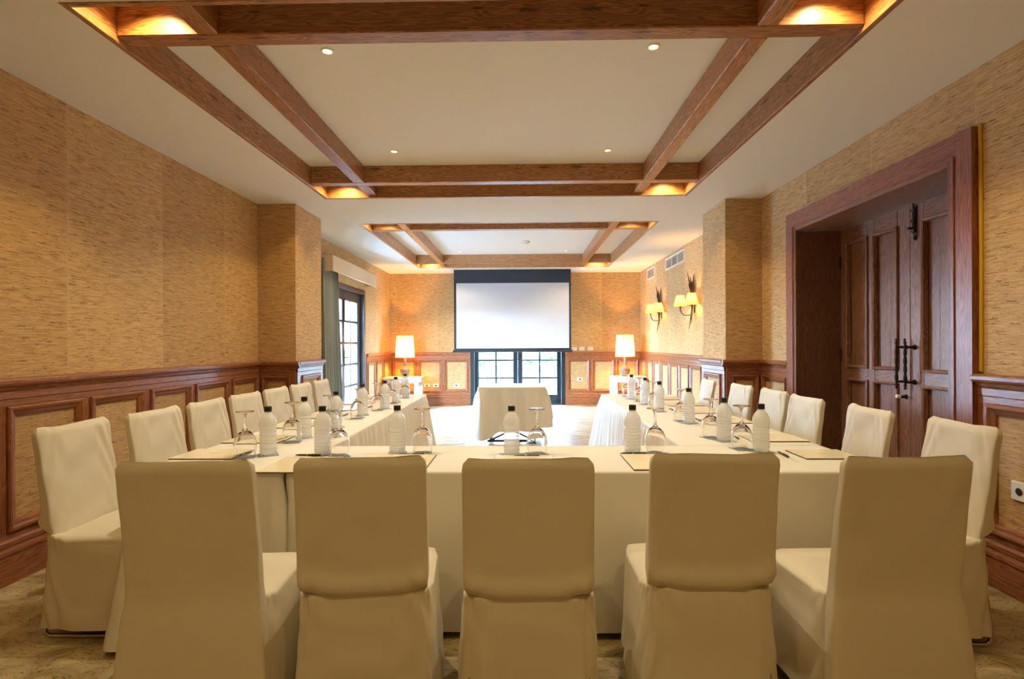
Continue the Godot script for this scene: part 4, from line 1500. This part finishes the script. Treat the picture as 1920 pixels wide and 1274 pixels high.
func outside() -> void:
	solid("ground", [[V(-30, -0.3, -20), V(30, -0.06, 45)]], M.terrace, "pale stone terrace outside the glazed doors", "ground")
	var o := thing("terrace_railing", V(0, -0.06, 14.8))
	var s := new_st()
	for y in [0.72, 0.14]:
		box(s, Vector3(-3.2, y, -0.015), Vector3(3.2, y + 0.03, 0.015), 0.003)
	obj("rail", s, M.black, o)
	s = new_st()
	tube(s, [Vector3(0, 0, 0), Vector3(0, 0.84, 0), Vector3(0, 0.9, 0)], [0.009, 0.009, 0.002], 6)
	var bar := s.commit()
	for i in 45:
		put("baluster", bar, M.black, o, Transform3D(Basis.IDENTITY, Vector3(-3.1 + i * 0.141, 0, 0)))
	tag(o, "black iron terrace railing with pointed balusters seen through the back door", "railing")
	plant(0.75, 16.2, 2.0, 15, M.leaf, 1, "dark green leafy plant beyond the railing at right")
	plant(0.2, 17.0, 1.5, 13, M.leaf_pale, 2, "pale green leafy plant beyond the railing near the middle")
	plant(1.5, 17.5, 2.3, 15, M.leaf, 3, "tall green plant beyond the railing, rightmost")
	plant(-1.25, 16.5, 1.5, 13, M.leaf_pale, 4, "pale green plant beyond the railing at left")
	o = obj("lawn", new_box(V(-6.5, -0.2, 15.2), V(16, -0.04, 44)), M.lawn, self)
	tag(o, "green lawn beyond the terrace railing", "lawn", "", "stuff")
	# clipped hedge closing the garden: rounded clumps, each a thing
	var r := RandomNumberGenerator.new()
	r.seed = 31
	var spots := ["far left", "left of centre", "behind the left leaf", "behind the meeting stiles", "behind the right leaf", "right of centre", "far right"]
	for i in 7:
		var rows := []
		var hh := r.randf_range(1.3, 1.9)
		var ww := r.randf_range(1.1, 1.4)
		for a in 15:
			var row := []
			var el := PI * 0.5 * a / 14.0
			for b in 32:
				var az := TAU * b / 32.0
				var k := 1.0 + 0.16 * noise.get_noise_3d(cos(az) * 90.0 + i * 50.0, sin(az) * 90.0, el * 90.0) + r.randf_range(-0.05, 0.05)
				row.append(Vector3(cos(az) * cos(el) * ww * k, sin(el) * hh * k, sin(az) * cos(el) * 0.8 * k))
			rows.append(row)
		var s2 := new_st()
		sheet(s2, rows, true, true)
		var bush := obj("garden_bush", s2, M.hedge, self, Transform3D(Basis.IDENTITY, V(-4.6 + 2.9 * i, -0.038, 27.0 + r.randf())))
		tag(bush, "rounded green bush closing the garden, %s" % spots[i], "bush", "bushes at the end of the garden")
	var nb := thing("neighbour_building", V(-9.5, -0.06, 24.0))
	s = new_st()
	box(s, Vector3(-2.5, 0, -4), Vector3(2.5, 4.2, 4), 0.01)
	obj("wall", s, M.exterior, nb)
	s = new_st()
	box(s, Vector3(-2.8, 4.2, -4.3), Vector3(2.8, 4.45, 4.3), 0.02)
	obj("roof_slab", s, M.exterior, nb)
	tag(nb, "tan neighbouring building seen through the left french door", "building")

func new_box(a: Vector3, b: Vector3) -> SurfaceTool:
	var s := new_st()
	box(s, a, b, 0.01)
	return s

# ---------------------------------------------------------------- scene

func _ready() -> void:
	rng.seed = 4
	# camera
	var cam := Camera3D.new()
	cam.name = "camera"
	cam.projection = Camera3D.PROJECTION_FRUSTUM
	cam.near = 0.1
	cam.far = 200.0
	cam.size = 0.1 * 1274.0 / 1000.0
	cam.frustum_offset = Vector2(0, 0.1 * 8.0 / 1000.0)
	add_child(cam)
	cam.position = Vector3(0, EYE, 0)
	cam.rotation = Vector3(0, 0.019, -0.0045)
	cam.current = true
	# sky and exposure
	var env := Environment.new()
	env.background_mode = Environment.BG_SKY
	var sm := ProceduralSkyMaterial.new()
	sm.sky_top_color = Color(0.58, 0.77, 1.0)
	sm.sky_horizon_color = Color(0.76, 0.89, 1.0)
	sm.ground_horizon_color = Color(0.85, 0.88, 0.9)
	sm.ground_bottom_color = Color(0.6, 0.6, 0.58)
	sm.sky_energy_multiplier = 9.5
	sm.ground_energy_multiplier = 3.0
	var sky := Sky.new()
	sky.sky_material = sm
	env.sky = sky
	env.tonemap_mode = Environment.TONE_MAPPER_LINEAR
	env.tonemap_exposure = 1.0
	env.sdfgi_enabled = true
	env.ssao_enabled = true
	env.ssil_enabled = true
	var we := WorldEnvironment.new()
	we.name = "environment"
	we.environment = env
	add_child(we)
	# sun: high, behind and right of the camera, so it lights the terrace but not the room
	var sun := DirectionalLight3D.new()
	sun.name = "sun"
	sun.light_energy = 2.5
	sun.light_color = Color(1.0, 0.96, 0.9)
	sun.light_angular_distance = 1.0
	sun.shadow_enabled = true
	add_child(sun)
	sun.rotation = Vector3(deg_to_rad(-52), deg_to_rad(28), 0)
	materials()
	noise.seed = 9
	shell()
	ceiling()
	double_door()
	french_door("door_2", face(V(-1.16, 0, DB), Vector3.RIGHT), 2.12, 2.38, [0.225, 0.60, 1.0, 1.41, 1.82, 2.22], M.dark_frame, "black framed glazed terrace door behind the projection screen")
	french_door("door_3", face(V(XL, 0, 7.95), Vector3.FORWARD), 2.05, 2.38, [0.27, 0.645, 1.02, 1.396, 1.77, 2.13], M.brown_frame, "dark brown glazed french door in the left wall beside the curtain", 0.06, 0.18)
	# the lamps
	var names := ["near left", "near right", "far left", "far right"]
	var i := 0
	for q in [[-1.168, 3.20], [0.793, 3.205], [-1.168, 4.88], [0.793, 4.91]]:
		downlight(q[0], q[1], 2.15, 68.0, "small bright downlight in the near ceiling recess, %s" % names[i], "downlights in the near recess")
		i += 1
	i = 0
	for q in [[-1.18, 8.02], [0.84, 8.02], [-1.18, 10.21], [0.84, 10.19]]:
		downlight(q[0], q[1], 1.6, 68.0, "small bright downlight in the far ceiling recess, %s" % names[i], "downlights in the far recess")
		i += 1
	i = 0
	for q in [[-1.168, 0.3], [0.793, 0.3], [-1.168, -1.4], [0.793, -1.4]]:  # unseen fill lamps, added to brighten the front chair backs and near ceiling
		downlight(q[0], q[1], 1.25, 68.0, "added fill downlight in the plain ceiling behind the camera, %s" % ["left, nearer the tables", "right, nearer the tables", "left, nearer the wall", "right, nearer the wall"][i], "added fill downlights behind the camera", CE, YELLOW)
		i += 1
	var rn := ["near", "far"]
	i = 0
	for q in [[R1, 2.60, 5.57], [R2, 7.23, 10.87]]:
		var k := 0
		for x in [-1.88, 1.53]:
			for d in [q[1], q[2]]:
				downlight(x, d, 1.2, 70.0, "downlight hidden in the %s corner cell of the %s ceiling recess" % [names[[0, 2, 1, 3][k]], rn[i]], "corner downlights", REC, YELLOW)
				k += 1
		i += 1
	side_table(-2.93, -2.18, "white side table under the left table lamp")
	side_table(1.90, 2.60, "white side table under the right table lamp")
	table_lamp(-2.525, "glowing table lamp with grey ceramic base, left of the screen")
	table_lamp(2.20, "glowing table lamp with grey ceramic base, right of the screen")
	sconce(8.2, "black iron leaf wall sconce with two lit shades, nearer to the camera")
	sconce(10.13, "black iron leaf wall sconce with two lit shades, nearer to the back corner")
	# furniture and things
	tables()
	all_chairs()
	settings()
	fittings()
	outside()
